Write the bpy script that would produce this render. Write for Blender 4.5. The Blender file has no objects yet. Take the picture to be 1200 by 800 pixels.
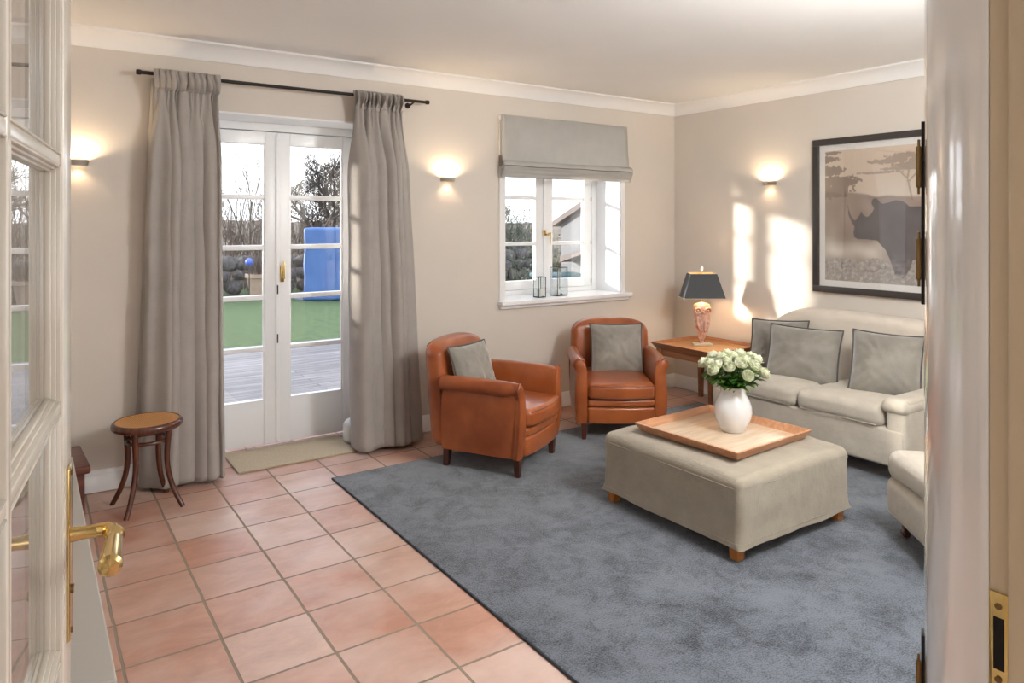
import bpy, bmesh, math, random
from mathutils import Vector, Matrix, noise
PI = math.pi
C = bpy.context.scene.collection
R = math.radians

# ------------------------------------------------------------------ materials
class NT:
    def __init__(s, name):
        s.m = bpy.data.materials.new(name); s.m.use_nodes = True
        s.t = s.m.node_tree; s.t.nodes.clear()
        s.out = s.t.nodes.new('ShaderNodeOutputMaterial')
    def n(s, typ, **kw):
        nd = s.t.nodes.new('ShaderNode' + typ)
        for k, v in kw.items():
            if k.startswith('i_'):
                nd.inputs[k[2:].replace('_', ' ')].default_value = v
            else: setattr(nd, k, v)
        return nd
    def l(s, a, b): s.t.links.new(a, b)

def srgb(r, g, b):
    f = lambda v: ((v / 255 + .055) / 1.055) ** 2.4 if v > 10 else v / 255 / 12.92
    return (f(r), f(g), f(b), 1)

def mat(name, col, rough=.6, metal=0., var=0., vscale=6., bump=0., bscale=60., col2=None, spec=.5,
        sheen=0., coat=0., transl=0., emis=None, estr=0., stretch=None, detail=4):
    t = NT(name)
    p = t.n('BsdfPrincipled')
    p.inputs['Roughness'].default_value = rough
    p.inputs['Metallic'].default_value = metal
    p.inputs['Specular IOR Level'].default_value = spec
    if sheen: p.inputs['Sheen Weight'].default_value = sheen; p.inputs['Sheen Roughness'].default_value = .5
    if coat: p.inputs['Coat Weight'].default_value = coat; p.inputs['Coat Roughness'].default_value = .08
    if emis: p.inputs['Emission Color'].default_value = emis; p.inputs['Emission Strength'].default_value = estr
    tc = t.n('TexCoord'); vec = tc.outputs['Object']
    if stretch:
        mp = t.n('Mapping'); mp.inputs['Scale'].default_value = stretch
        t.l(vec, mp.inputs['Vector']); vec = mp.outputs['Vector']
    c2 = col2 or tuple(min(1, c * (1 - var)) for c in col[:3]) + (1,)
    nz = t.n('TexNoise'); nz.inputs['Scale'].default_value = vscale; nz.inputs['Detail'].default_value = detail
    t.l(vec, nz.inputs['Vector'])
    rp = t.n('ValToRGB'); rp.color_ramp.elements[0].color = c2; rp.color_ramp.elements[1].color = col
    rp.color_ramp.elements[0].position = .35; rp.color_ramp.elements[1].position = .65
    t.l(nz.outputs['Fac'], rp.inputs['Fac']); t.l(rp.outputs['Color'], p.inputs['Base Color'])
    if bump:
        nb = t.n('TexNoise'); nb.inputs['Scale'].default_value = bscale; nb.inputs['Detail'].default_value = 3
        t.l(vec, nb.inputs['Vector'])
        b = t.n('Bump'); b.inputs['Strength'].default_value = bump; b.inputs['Distance'].default_value = .01
        t.l(nb.outputs['Fac'], b.inputs['Height']); t.l(b.outputs['Normal'], p.inputs['Normal'])
    sh = p.outputs['BSDF']
    if transl:
        tr = t.n('BsdfTranslucent'); t.l(rp.outputs['Color'], tr.inputs['Color'])
        mx = t.n('MixShader'); mx.inputs['Fac'].default_value = transl
        t.l(sh, mx.inputs[1]); t.l(tr.outputs['BSDF'], mx.inputs[2]); sh = mx.outputs['Shader']
    t.l(sh, t.out.inputs['Surface'])
    return t.m

def fabric_mat(name, col, var=.12, transl=0., weave=900., rough=.9, sheen=.2, crease=.5):
    t = NT(name)
    p = t.n('BsdfPrincipled'); p.inputs['Roughness'].default_value = rough
    p.inputs['Specular IOR Level'].default_value = .2; p.inputs['Sheen Weight'].default_value = sheen
    tc = t.n('TexCoord')
    nz = t.n('TexNoise'); nz.inputs['Scale'].default_value = 9; nz.inputs['Detail'].default_value = 5
    t.l(tc.outputs['Object'], nz.inputs['Vector'])
    mp = t.n('Mapping'); mp.inputs['Scale'].default_value = (1, 1, .08)
    t.l(tc.outputs['Object'], mp.inputs['Vector'])
    n2 = t.n('TexNoise'); n2.inputs['Scale'].default_value = weave * .35; n2.inputs['Detail'].default_value = 2
    t.l(mp.outputs['Vector'], n2.inputs['Vector'])
    mp2 = t.n('Mapping'); mp2.inputs['Scale'].default_value = (.08, .08, 1)
    t.l(tc.outputs['Object'], mp2.inputs['Vector'])
    n3 = t.n('TexNoise'); n3.inputs['Scale'].default_value = weave * .35
    t.l(mp2.outputs['Vector'], n3.inputs['Vector'])
    ad = t.n('Math', operation='ADD'); t.l(n2.outputs['Fac'], ad.inputs[0]); t.l(n3.outputs['Fac'], ad.inputs[1])
    a2 = t.n('Math', operation='MULTIPLY_ADD'); t.l(ad.outputs[0], a2.inputs[0]); a2.inputs[1].default_value = .35
    t.l(nz.outputs['Fac'], a2.inputs[2])
    rp = t.n('ValToRGB')
    rp.color_ramp.elements[0].position = .55; rp.color_ramp.elements[1].position = 1.0
    rp.color_ramp.elements[0].color = tuple(c * (1 - var) for c in col[:3]) + (1,)
    rp.color_ramp.elements[1].color = tuple(min(1, c * (1 + var * .6)) for c in col[:3]) + (1,)
    t.l(a2.outputs[0], rp.inputs['Fac']); t.l(rp.outputs['Color'], p.inputs['Base Color'])
    b = t.n('Bump'); b.inputs['Strength'].default_value = .25; b.inputs['Distance'].default_value = .003
    t.l(ad.outputs[0], b.inputs['Height'])
    b2 = t.n('Bump'); b2.inputs['Strength'].default_value = crease; b2.inputs['Distance'].default_value = .016
    t.l(nz.outputs['Fac'], b2.inputs['Height']); t.l(b.outputs['Normal'], b2.inputs['Normal'])
    t.l(b2.outputs['Normal'], p.inputs['Normal'])
    sh = p.outputs['BSDF']
    if transl:
        tr = t.n('BsdfTranslucent'); t.l(rp.outputs['Color'], tr.inputs['Color'])
        mx = t.n('MixShader'); mx.inputs['Fac'].default_value = transl
        t.l(sh, mx.inputs[1]); t.l(tr.outputs['BSDF'], mx.inputs[2]); sh = mx.outputs['Shader']
    t.l(sh, t.out.inputs['Surface'])
    return t.m

def glass_mat(name, tint=(1, 1, 1, 1), base=.04, rough=0.):
    t = NT(name)
    g = t.n('NewGeometry'); d = t.n('VectorMath', operation='DOT_PRODUCT')
    t.l(g.outputs['Normal'], d.inputs[0]); t.l(g.outputs['Incoming'], d.inputs[1])
    a = t.n('Math', operation='ABSOLUTE'); t.l(d.outputs['Value'], a.inputs[0])
    s = t.n('Math', operation='SUBTRACT'); s.inputs[0].default_value = 1; t.l(a.outputs[0], s.inputs[1])
    w = t.n('Math', operation='POWER'); t.l(s.outputs[0], w.inputs[0]); w.inputs[1].default_value = 5
    m = t.n('Math', operation='MULTIPLY_ADD'); t.l(w.outputs[0], m.inputs[0]); m.inputs[1].default_value = 1 - base; m.inputs[2].default_value = base
    tr = t.n('BsdfTransparent'); tr.inputs['Color'].default_value = tint
    gl = t.n('BsdfGlossy'); gl.inputs['Roughness'].default_value = rough
    mx = t.n('MixShader'); t.l(m.outputs[0], mx.inputs['Fac']); t.l(tr.outputs[0], mx.inputs[1]); t.l(gl.outputs[0], mx.inputs[2])
    t.l(mx.outputs[0], t.out.inputs['Surface'])
    return t.m

def wood_mat(name, c1, c2, rough=.4, axis=0, scale=3., bump=.1, coat=0.):
    t = NT(name)
    p = t.n('BsdfPrincipled'); p.inputs['Roughness'].default_value = rough
    if coat: p.inputs['Coat Weight'].default_value = coat; p.inputs['Coat Roughness'].default_value = .15
    tc = t.n('TexCoord'); mp = t.n('Mapping')
    sc = [14, 14, 14]; sc[axis] = 1.2
    mp.inputs['Scale'].default_value = sc; t.l(tc.outputs['Object'], mp.inputs['Vector'])
    nz = t.n('TexNoise'); nz.inputs['Scale'].default_value = scale; nz.inputs['Detail'].default_value = 6; nz.inputs['Distortion'].default_value = .6
    t.l(mp.outputs['Vector'], nz.inputs['Vector'])
    rp = t.n('ValToRGB'); rp.color_ramp.elements[0].position = .3; rp.color_ramp.elements[1].position = .7
    rp.color_ramp.elements[0].color = c1; rp.color_ramp.elements[1].color = c2
    t.l(nz.outputs['Fac'], rp.inputs['Fac']); t.l(rp.outputs['Color'], p.inputs['Base Color'])
    b = t.n('Bump'); b.inputs['Strength'].default_value = bump; b.inputs['Distance'].default_value = .003
    t.l(nz.outputs['Fac'], b.inputs['Height']); t.l(b.outputs['Normal'], p.inputs['Normal'])
    t.l(p.outputs['BSDF'], t.out.inputs['Surface'])
    return t.m

def tile_mat():
    t = NT('terracotta_tiles')
    p = t.n('BsdfPrincipled')
    tc = t.n('TexCoord'); mp = t.n('Mapping'); mp.inputs['Location'].default_value = (-.272, -.224, 0)
    t.l(tc.outputs['Object'], mp.inputs['Vector'])
    # slight waviness of the joints
    nw = t.n('TexNoise'); nw.inputs['Scale'].default_value = 7; nw.inputs['Detail'].default_value = 2
    t.l(mp.outputs['Vector'], nw.inputs['Vector'])
    sb = t.n('VectorMath', operation='SUBTRACT'); t.l(nw.outputs['Color'], sb.inputs[0]); sb.inputs[1].default_value = (.5, .5, .5)
    sc = t.n('VectorMath', operation='SCALE'); t.l(sb.outputs[0], sc.inputs[0]); sc.inputs['Scale'].default_value = .008
    ad = t.n('VectorMath', operation='ADD'); t.l(mp.outputs['Vector'], ad.inputs[0]); t.l(sc.outputs[0], ad.inputs[1])
    br = t.n('TexBrick'); br.offset = 0; br.squash = 1
    br.inputs['Scale'].default_value = 1; br.inputs['Mortar Size'].default_value = .006
    br.inputs['Mortar Smooth'].default_value = .25; br.inputs['Bias'].default_value = 0
    br.inputs['Brick Width'].default_value = .313; br.inputs['Row Height'].default_value = .313
    br.inputs['Color1'].default_value = (0, 0, 0, 1); br.inputs['Color2'].default_value = (1, 1, 1, 1); br.inputs['Mortar'].default_value = (.5, .5, .5, 1)
    t.l(ad.outputs[0], br.inputs['Vector'])
    r1 = t.n('ValToRGB'); e = r1.color_ramp.elements
    e[0].color = srgb(196, 140, 116); e[1].color = srgb(222, 190, 174)
    m1 = e.new(.35); m1.color = srgb(208, 162, 142); m2 = e.new(.7); m2.color = srgb(212, 174, 156)
    t.l(br.outputs['Color'], r1.inputs['Fac'])
    nz = t.n('TexNoise'); nz.inputs['Scale'].default_value = 6; nz.inputs['Detail'].default_value = 9; nz.inputs['Roughness'].default_value = .72; nz.inputs['Distortion'].default_value = .5
    mpz = t.n('Mapping'); mpz.inputs['Scale'].default_value = (.7, 1.5, 1); t.l(tc.outputs['Object'], mpz.inputs['Vector'])
    t.l(mpz.outputs['Vector'], nz.inputs['Vector'])
    r2 = t.n('ValToRGB'); r2.color_ramp.elements[0].position = .32; r2.color_ramp.elements[1].position = .7
    r2.color_ramp.elements[0].color = (.60, .54, .50, 1); r2.color_ramp.elements[1].color = (1.0, 1.0, 1.0, 1)
    t.l(nz.outputs['Fac'], r2.inputs['Fac'])
    mu = t.n('MixRGB', blend_type='MULTIPLY'); mu.inputs['Fac'].default_value = .65
    t.l(r1.outputs['Color'], mu.inputs['Color1']); t.l(r2.outputs['Color'], mu.inputs['Color2'])
    # chalky bloom patches
    n3 = t.n('TexNoise'); n3.inputs['Scale'].default_value = 2.3; n3.inputs['Detail'].default_value = 8
    t.l(tc.outputs['Object'], n3.inputs['Vector'])
    r3 = t.n('ValToRGB'); r3.color_ramp.elements[0].position = .45; r3.color_ramp.elements[1].position = .66
    t.l(n3.outputs['Fac'], r3.inputs['Fac'])
    m3 = t.n('MixRGB'); m3.inputs['Color2'].default_value = srgb(232, 216, 208)
    mf = t.n('Math', operation='MULTIPLY'); mf.inputs[1].default_value = .45; t.l(r3.outputs['Color'], mf.inputs[0])
    t.l(mf.outputs[0], m3.inputs['Fac']); t.l(mu.outputs['Color'], m3.inputs['Color1'])
    m4 = t.n('MixRGB'); m4.inputs['Color2'].default_value = srgb(150, 134, 118)
    t.l(br.outputs['Fac'], m4.inputs['Fac']); t.l(m3.outputs['Color'], m4.inputs['Color1'])
    t.l(m4.outputs['Color'], p.inputs['Base Color'])
    rr = t.n('MapRange'); rr.inputs['To Min'].default_value = .24; rr.inputs['To Max'].default_value = .46
    t.l(nz.outputs['Fac'], rr.inputs['Value'])
    rm = t.n('Math', operation='MAXIMUM'); t.l(rr.outputs[0], rm.inputs[0]); t.l(br.outputs['Fac'], rm.inputs[1])
    t.l(rm.outputs[0], p.inputs['Roughness'])
    h = t.n('Math', operation='MULTIPLY_ADD'); t.l(br.outputs['Fac'], h.inputs[0]); h.inputs[1].default_value = -1
    hm = t.n('Math', operation='MULTIPLY'); t.l(nz.outputs['Fac'], hm.inputs[0]); hm.inputs[1].default_value = .9
    t.l(hm.outputs[0], h.inputs[2])
    b = t.n('Bump'); b.inputs['Strength'].default_value = .55; b.inputs['Distance'].default_value = .006
    t.l(h.outputs[0], b.inputs['Height']); t.l(b.outputs['Normal'], p.inputs['Normal'])
    t.l(p.outputs['BSDF'], t.out.inputs['Surface'])
    return t.m

def rug_mat():
    t = NT('blue_grey_pile')
    p = t.n('BsdfPrincipled'); p.inputs['Roughness'].default_value = 1; p.inputs['Specular IOR Level'].default_value = .1
    p.inputs['Sheen Weight'].default_value = .35
    tc = t.n('TexCoord')
    n1 = t.n('TexNoise'); n1.inputs['Scale'].default_value = 3.2; n1.inputs['Detail'].default_value = 5; n1.inputs['Distortion'].default_value = .9
    n2 = t.n('TexNoise'); n2.inputs['Scale'].default_value = 170; n2.inputs['Detail'].default_value = 3
    n3 = t.n('TexNoise'); n3.inputs['Scale'].default_value = 11; n3.inputs['Detail'].default_value = 4; n3.inputs['Distortion'].default_value = 1.0
    for n in (n1, n2, n3): t.l(tc.outputs['Object'], n.inputs['Vector'])
    a = t.n('Math', operation='MULTIPLY_ADD'); t.l(n2.outputs['Fac'], a.inputs[0]); a.inputs[1].default_value = .8
    k1 = t.n('Math', operation='MULTIPLY'); t.l(n1.outputs['Fac'], k1.inputs[0]); k1.inputs[1].default_value = .55
    t.l(k1.outputs[0], a.inputs[2])
    a2 = t.n('Math', operation='MULTIPLY_ADD'); t.l(n3.outputs['Fac'], a2.inputs[0]); a2.inputs[1].default_value = .45; t.l(a.outputs[0], a2.inputs[2])
    rp = t.n('ValToRGB'); rp.color_ramp.elements[0].position = .70; rp.color_ramp.elements[1].position = 1.0
    rp.color_ramp.elements[0].color = srgb(50, 56, 65); rp.color_ramp.elements[1].color = srgb(112, 119, 129)
    t.l(a2.outputs[0], rp.inputs['Fac']); t.l(rp.outputs['Color'], p.inputs['Base Color'])
    b = t.n('Bump'); b.inputs['Strength'].default_value = .8; b.inputs['Distance'].default_value = .006
    t.l(a2.outputs[0], b.inputs['Height']); t.l(b.outputs['Normal'], p.inputs['Normal'])
    t.l(p.outputs['BSDF'], t.out.inputs['Surface'])
    return t.m

def plank_mat():
    t = NT('weathered_decking')
    p = t.n('BsdfPrincipled'); p.inputs['Roughness'].default_value = .45
    tc = t.n('TexCoord')
    br = t.n('TexBrick'); br.offset = .4
    br.inputs['Scale'].default_value = 1; br.inputs['Brick Width'].default_value = 2.4; br.inputs['Row Height'].default_value = .125
    br.inputs['Mortar Size'].default_value = .006; br.inputs['Color1'].default_value = srgb(100, 95, 94); br.inputs['Color2'].default_value = srgb(134, 128, 128)
    br.inputs['Mortar'].default_value = srgb(45, 42, 40)
    t.l(tc.outputs['Object'], br.inputs['Vector'])
    mp = t.n('Mapping'); mp.inputs['Scale'].default_value = (.7, 9, 1); t.l(tc.outputs['Object'], mp.inputs['Vector'])
    nz = t.n('TexNoise'); nz.inputs['Scale'].default_value = 2.5; nz.inputs['Detail'].default_value = 7; t.l(mp.outputs['Vector'], nz.inputs['Vector'])
    rp = t.n('ValToRGB'); rp.color_ramp.elements[0].position = .35; rp.color_ramp.elements[1].position = .65
    rp.color_ramp.elements[0].color = (.35, .34, .33, 1); rp.color_ramp.elements[1].color = (1.15, 1.15, 1.15, 1)
    t.l(nz.outputs['Fac'], rp.inputs['Fac'])
    mu = t.n('MixRGB', blend_type='MULTIPLY'); mu.inputs['Fac'].default_value = .9
    t.l(br.outputs['Color'], mu.inputs['Color1']); t.l(rp.outputs['Color'], mu.inputs['Color2'])
    t.l(mu.outputs['Color'], p.inputs['Base Color'])
    t.l(p.outputs['BSDF'], t.out.inputs['Surface'])
    return t.m

def cane_mat():
    t = NT('woven_cane')
    p = t.n('BsdfPrincipled'); p.inputs['Roughness'].default_value = .5
    tc = t.n('TexCoord'); mp = t.n('Mapping'); mp.inputs['Rotation'].default_value = (0, 0, .78)
    t.l(tc.outputs['Object'], mp.inputs['Vector'])
    ch = t.n('TexChecker'); ch.inputs['Scale'].default_value = 150
    ch.inputs['Color1'].default_value = srgb(222, 168, 106); ch.inputs['Color2'].default_value = srgb(176, 118, 66)
    t.l(mp.outputs['Vector'], ch.inputs['Vector']); t.l(ch.outputs['Color'], p.inputs['Base Color'])
    b = t.n('Bump'); b.inputs['Strength'].default_value = .4; b.inputs['Distance'].default_value = .002
    t.l(ch.outputs['Fac'], b.inputs['Height']); t.l(b.outputs['Normal'], p.inputs['Normal'])
    t.l(p.outputs['BSDF'], t.out.inputs['Surface'])
    return t.m

def attr_mat(name, rough=.7, coat=0.):
    t = NT(name)
    p = t.n('BsdfPrincipled'); p.inputs['Roughness'].default_value = rough
    if coat: p.inputs['Coat Weight'].default_value = coat; p.inputs['Coat Roughness'].default_value = .02
    a = t.n('Attribute', attribute_name='Col'); t.l(a.outputs['Color'], p.inputs['Base Color'])
    t.l(p.outputs['BSDF'], t.out.inputs['Surface'])
    return t.m

M = dict(
    wall=mat('wall_paint', srgb(222, 214, 204), .85, bump=.06, bscale=90, var=.03, vscale=2),
    ceil=mat('ceiling_paint', srgb(247, 246, 244), .85, bump=.03, bscale=60, var=.02, vscale=2),
    white=mat('white_gloss_paint', srgb(248, 249, 250), .28, bump=.02, bscale=30),
    reveal=mat('white_reveal_paint', srgb(246, 247, 248), .6),
    leafpaint=mat('door_paint', srgb(196, 187, 172), .25, coat=.35, spec=.6),
    gloss=mat('glossy_white_lacquer', srgb(240, 240, 240), .08, coat=1., spec=1.0),
    cream=mat('cream_frame_paint', srgb(206, 190, 162), .3),
    tiles=tile_mat(), rug=rug_mat(),
    rugedge=mat('dark_rug_binding', srgb(48, 52, 60), .9),
    lin=fabric_mat('linen_curtain', srgb(184, 178, 172), transl=.2, var=.07, crease=.08),
    blind=fabric_mat('linen_blind', srgb(218, 216, 212), transl=.45, var=.05, crease=.1),
    trimd=fabric_mat('dark_braid', srgb(112, 104, 98)),
    sofa=fabric_mat('natural_linen_cover', srgb(198, 190, 176), var=.1),
    sofaback=fabric_mat('natural_linen_back', srgb(216, 206, 192), var=.06),
    otto=fabric_mat('taupe_linen_cover', srgb(160, 151, 136), var=.10),
    pillow=mat('grey_velvet', srgb(144, 139, 129), .6, sheen=1.0, bump=.9, bscale=7, var=.30, vscale=6),
    piping=mat('dark_grey_piping', srgb(84, 80, 78), .7),
    leather=mat('cognac_leather', srgb(172, 94, 48), .3, bump=.14, bscale=140, col2=srgb(136, 66, 32), vscale=4, coat=.35, detail=6),
    leatherd=mat('cognac_leather_seam', srgb(110, 56, 28), .45),
    darkwood=wood_mat('dark_brown_wood', srgb(56, 26, 18), srgb(92, 46, 30), .3, axis=2, coat=.3),
    stoolwood=wood_mat('bentwood', srgb(62, 30, 20), srgb(106, 56, 36), .25, axis=2, coat=.4),
    oak=wood_mat('honey_oak', srgb(176, 104, 48), srgb(206, 138, 74), .45, axis=2),
    cherry=wood_mat('cherry_table_wood', srgb(144, 92, 58), srgb(172, 116, 78), .32, axis=1, coat=.2),
    cherrylit=wood_mat('lamplit_top_wood', srgb(204, 146, 86), srgb(222, 170, 112), .25, axis=1, coat=.3),  # lighter, warmer than the rest of the table: lamplight painted into the top
    traywood=wood_mat('tray_rim_wood', srgb(172, 118, 84), srgb(200, 150, 112), .4, axis=0),
    traybase=wood_mat('tray_base_wood', srgb(212, 186, 156), srgb(230, 208, 182), .2, axis=0, coat=.5, bump=.03),
    chest=wood_mat('mahogany_chest', srgb(66, 30, 22), srgb(104, 54, 40), .35, axis=0),
    cane=cane_mat(),
    brass=mat('polished_brass', srgb(218, 190, 128), .14, metal=1),
    oldbrass=mat('aged_brass', srgb(128, 104, 70), .35, metal=1),
    steel=mat('satin_metal', srgb(190, 184, 176), .3, metal=1),
    iron=mat('dark_iron', srgb(44, 40, 38), .5, metal=.6),
    black=mat('hole_shade_black', srgb(16, 14, 13), .8),
    vase=mat('white_glazed_ceramic', srgb(222, 223, 224), .1, coat=.7, var=.03),
    biscuit=mat('unglazed_ceramic', srgb(206, 204, 202), .5),
    stone_white=mat('white_stoneware', srgb(226, 228, 230), .5, bump=.1, bscale=30),
    petal=mat('ivory_green_petals', srgb(246, 246, 228), .5, col2=srgb(222, 230, 184), vscale=22, transl=.25),
    leaf=mat('rose_leaves', srgb(96, 148, 58), .4, col2=srgb(46, 88, 32), vscale=18, transl=.2),
    stem=mat('green_stem', srgb(70, 100, 44), .5),
    shade=mat('dark_slate_lampshade', srgb(70, 74, 78), .7, bump=.03, bscale=200),
    shadein=mat('gold_shade_lining', srgb(214, 180, 110), .5),
    shadetrim=mat('pale_shade_trim', srgb(210, 196, 170), .6),
    onyx=mat('pink_carved_stone', srgb(238, 206, 188), .3, col2=srgb(196, 142, 124), vscale=32, transl=.2, bump=.5, bscale=60),
    onyxd=mat('carved_eye_shadow', srgb(110, 66, 54), .5),
    clear=glass_mat('clear_glass', base=.06),
    glass=glass_mat('window_glass', base=.045),
    tglass=glass_mat('lantern_glass', tint=(.95, .97, .98, 1), base=.07),
    wax=mat('ivory_wax', srgb(240, 236, 226), .5, transl=.2),
    frame=mat('dark_picture_frame', srgb(62, 57, 54), .35),
    mount=mat('white_mount_board', srgb(236, 234, 230), .7),
    print=attr_mat('photographic_print', .6, coat=.8),
    mat_=mat('coir_doormat', srgb(206, 190, 164), .95, bump=.5, bscale=320, col2=srgb(184, 168, 142), vscale=240),
    side=mat('greige_sideboard_paint', srgb(164, 158, 150), .4),
    deck=plank_mat(),
    lawn=mat('lawn_grass', srgb(76, 100, 50), .9, col2=srgb(42, 64, 32), vscale=9, bump=.8, bscale=90, detail=8, stretch=(1, 2.5, 1)),
    gravel=mat('grey_path_gravel', srgb(120, 124, 134), .9, bump=.5, bscale=60),
    boulder=mat('grey_fieldstone', srgb(92, 88, 86), .85, col2=srgb(48, 46, 46), vscale=5, bump=.5, bscale=20),
    bark=mat('bare_bark', srgb(74, 64, 58), .9, col2=srgb(48, 42, 40), vscale=30),
    twig=mat('brown_twigs', srgb(98, 80, 68), .9, col2=srgb(62, 50, 44), vscale=6),
    heath=mat('brown_winter_bank', srgb(112, 100, 88), 1, col2=srgb(70, 68, 58), vscale=3, bump=1, bscale=8, detail=8),
    hedge=mat('grey_green_shrub', srgb(100, 106, 88), .9, col2=srgb(62, 68, 58), vscale=9),
    tarp=mat('blue_weather_cover', srgb(76, 112, 168), .5, col2=srgb(62, 98, 156), vscale=2, bump=.4, bscale=3),
    pot=mat('beige_terracotta_pot', srgb(172, 148, 128), .8, var=.2),
    bluepaint=mat('blue_glazed_ball', srgb(64, 96, 190), .2),
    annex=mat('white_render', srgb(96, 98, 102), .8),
    roof=mat('grey_roof_tiles', srgb(92, 84, 82), .8, bump=.5, bscale=12),
    teal=mat('dark_teal_paint', srgb(50, 84, 84), .5),
    bulb=mat('warm_bulb', (1, .8, .5, 1), .5, emis=(1, .72, .4, 1), estr=12),
    fillglow=mat('fill_lamp_glow', (1, 1, 1, 1), .3, emis=(1, .94, .86, 1), estr=3),  # glowing bowl of the added fill lamps
)

# ------------------------------------------------------------------ mesh builder
class MB:
    def __init__(s): s.v = []; s.f = []; s.mi = []; s.cur = 0
    def add(s, vs, fs, T=None):
        b = len(s.v)
        for p in vs:
            p = Vector(p); s.v.append(tuple(T @ p) if T else tuple(p))
        for f in fs: s.f.append([b + i for i in f]); s.mi.append(s.cur)
        return s
    def box(s, c, d, T=None, r=0., k=2, fn=None, n=(1, 1, 1)):
        """rounded box, centre c, full size d, edge radius r"""
        c = Vector(c); h = [x / 2 for x in d]
        ax = []
        for i in range(3):
            ri = min(r, h[i] * .999)
            a = h[i] - ri
            pts = []
            if r > 0:
                pts = [-a - ri * math.tan(PI / 4 * (1 - j / k)) for j in range(k)]
            m = max(1, n[i])
            pts += [-a + 2 * a * j / m for j in range(m + 1)]
            if r > 0: pts += [a + ri * math.tan(PI / 4 * (j + 1) / k) for j in range(k)]
            ax.append(pts)
        idx = {}; vs = []; fs = []
        def vert(i, j, l):
            key = (i, j, l)
            if key in idx: return idx[key]
            q = [ax[0][i], ax[1][j], ax[2][l]]
            if r > 0:
                inner = [max(-(h[t] - min(r, h[t] * .999)), min(h[t] - min(r, h[t] * .999), q[t])) for t in range(3)]
                dl = Vector([q[t] - inner[t] for t in range(3)])
                if dl.length > 1e-9:
                    dn = dl.normalized()
                    q = [inner[t] + dn[t] * min(r, h[t]) for t in range(3)]
            p = Vector(q)
            if fn: p = Vector(fn(p))
            idx[key] = len(vs); vs.append(p + c); return idx[key]
        N = [len(a) - 1 for a in ax]
        for i in range(N[0]):
            for j in range(N[1]):
                fs.append([vert(i, j, 0), vert(i, j + 1, 0), vert(i + 1, j + 1, 0), vert(i + 1, j, 0)])
                fs.append([vert(i, j, N[2]), vert(i + 1, j, N[2]), vert(i + 1, j + 1, N[2]), vert(i, j + 1, N[2])])
        for i in range(N[0]):
            for l in range(N[2]):
                fs.append([vert(i, 0, l), vert(i + 1, 0, l), vert(i + 1, 0, l + 1), vert(i, 0, l + 1)])
                fs.append([vert(i, N[1], l), vert(i, N[1], l + 1), vert(i + 1, N[1], l + 1), vert(i + 1, N[1], l)])
        for j in range(N[1]):
            for l in range(N[2]):
                fs.append([vert(0, j, l), vert(0, j, l + 1), vert(0, j + 1, l + 1), vert(0, j + 1, l)])
                fs.append([vert(N[0], j, l), vert(N[0], j + 1, l), vert(N[0], j + 1, l + 1), vert(N[0], j, l + 1)])
        return s.add(vs, fs, T)
    def ab(s, x0, x1, y0, y1, z0, z1, **kw):
        return s.box(((x0 + x1) / 2, (y0 + y1) / 2, (z0 + z1) / 2), (x1 - x0, y1 - y0, z1 - z0), **kw)
    def loft(s, rings, closed=True, caps=True, T=None):
        n = len(rings[0]); vs = [p for r_ in rings for p in r_]; fs = []
        for a in range(len(rings) - 1):
            for i in range(n if closed else n - 1):
                j = (i + 1) % n
                fs.append([a * n + i, a * n + j, (a + 1) * n + j, (a + 1) * n + i])
        if caps and closed:
            fs.append(list(range(n))[::-1]); fs.append([(len(rings) - 1) * n + i for i in range(n)])
        return s.add(vs, fs, T)
    def lathe(s, prof, n=32, c=(0, 0, 0), T=None, caps=True):
        rings = [[(c[0] + r * math.cos(2 * PI * i / n), c[1] + r * math.sin(2 * PI * i / n), c[2] + z) for i in range(n)] for r, z in prof]
        return s.loft(rings, True, caps, T)
    def tube(s, pts, rad, n=10, T=None, caps=True):
        pts = [Vector(p) for p in pts]
        if not isinstance(rad, (list, tuple)): rad = [rad] * len(pts)
        rings = []; up = None
        for i, p in enumerate(pts):
            d = (pts[min(i + 1, len(pts) - 1)] - pts[max(i - 1, 0)]).normalized()
            if up is None: up = Vector((0, 0, 1)) if abs(d.z) < .9 else Vector((1, 0, 0))
            a = d.cross(up).normalized(); b = a.cross(d).normalized(); up = b
            rings.append([p + (a * math.cos(2 * PI * k / n) + b * math.sin(2 * PI * k / n)) * rad[i] for k in range(n)])
        return s.loft(rings, True, caps, T)
    def ring(s, c, R_, r, n=40, m=8, T=None, sz=1.):
        vs = []; fs = []
        for i in range(n):
            a = 2 * PI * i / n
            for j in range(m):
                b = 2 * PI * j / m
                vs.append((c[0] + (R_ + r * math.cos(b)) * math.cos(a), c[1] + (R_ + r * math.cos(b)) * math.sin(a), c[2] + r * sz * math.sin(b)))
                fs.append([i * m + j, ((i + 1) % n) * m + j, ((i + 1) % n) * m + (j + 1) % m, i * m + (j + 1) % m])
        return s.add(vs, fs, T)
    def prism(s, poly, z0, z1, T=None):
        return s.loft([[(x, y, z0) for x, y in poly], [(x, y, z1) for x, y in poly]], T=T)
    def sweep(s, prof, a, b, inward, T=None):
        """sweep a (out, z) profile straight from a to b; inward = unit vec of +out"""
        a = Vector(a); b = Vector(b); w = Vector(inward)
        return s.loft([[p + w * o + Vector((0, 0, z)) for o, z in prof] for p in (a, b)], T=T)
    def grid(s, fn, nu, nv, T=None):
        vs = [fn(i / nu, j / nv) for j in range(nv + 1) for i in range(nu + 1)]
        fs = [[j * (nu + 1) + i, j * (nu + 1) + i + 1, (j + 1) * (nu + 1) + i + 1, (j + 1) * (nu + 1) + i] for j in range(nv) for i in range(nu)]
        return s.add(vs, fs, T)
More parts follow.
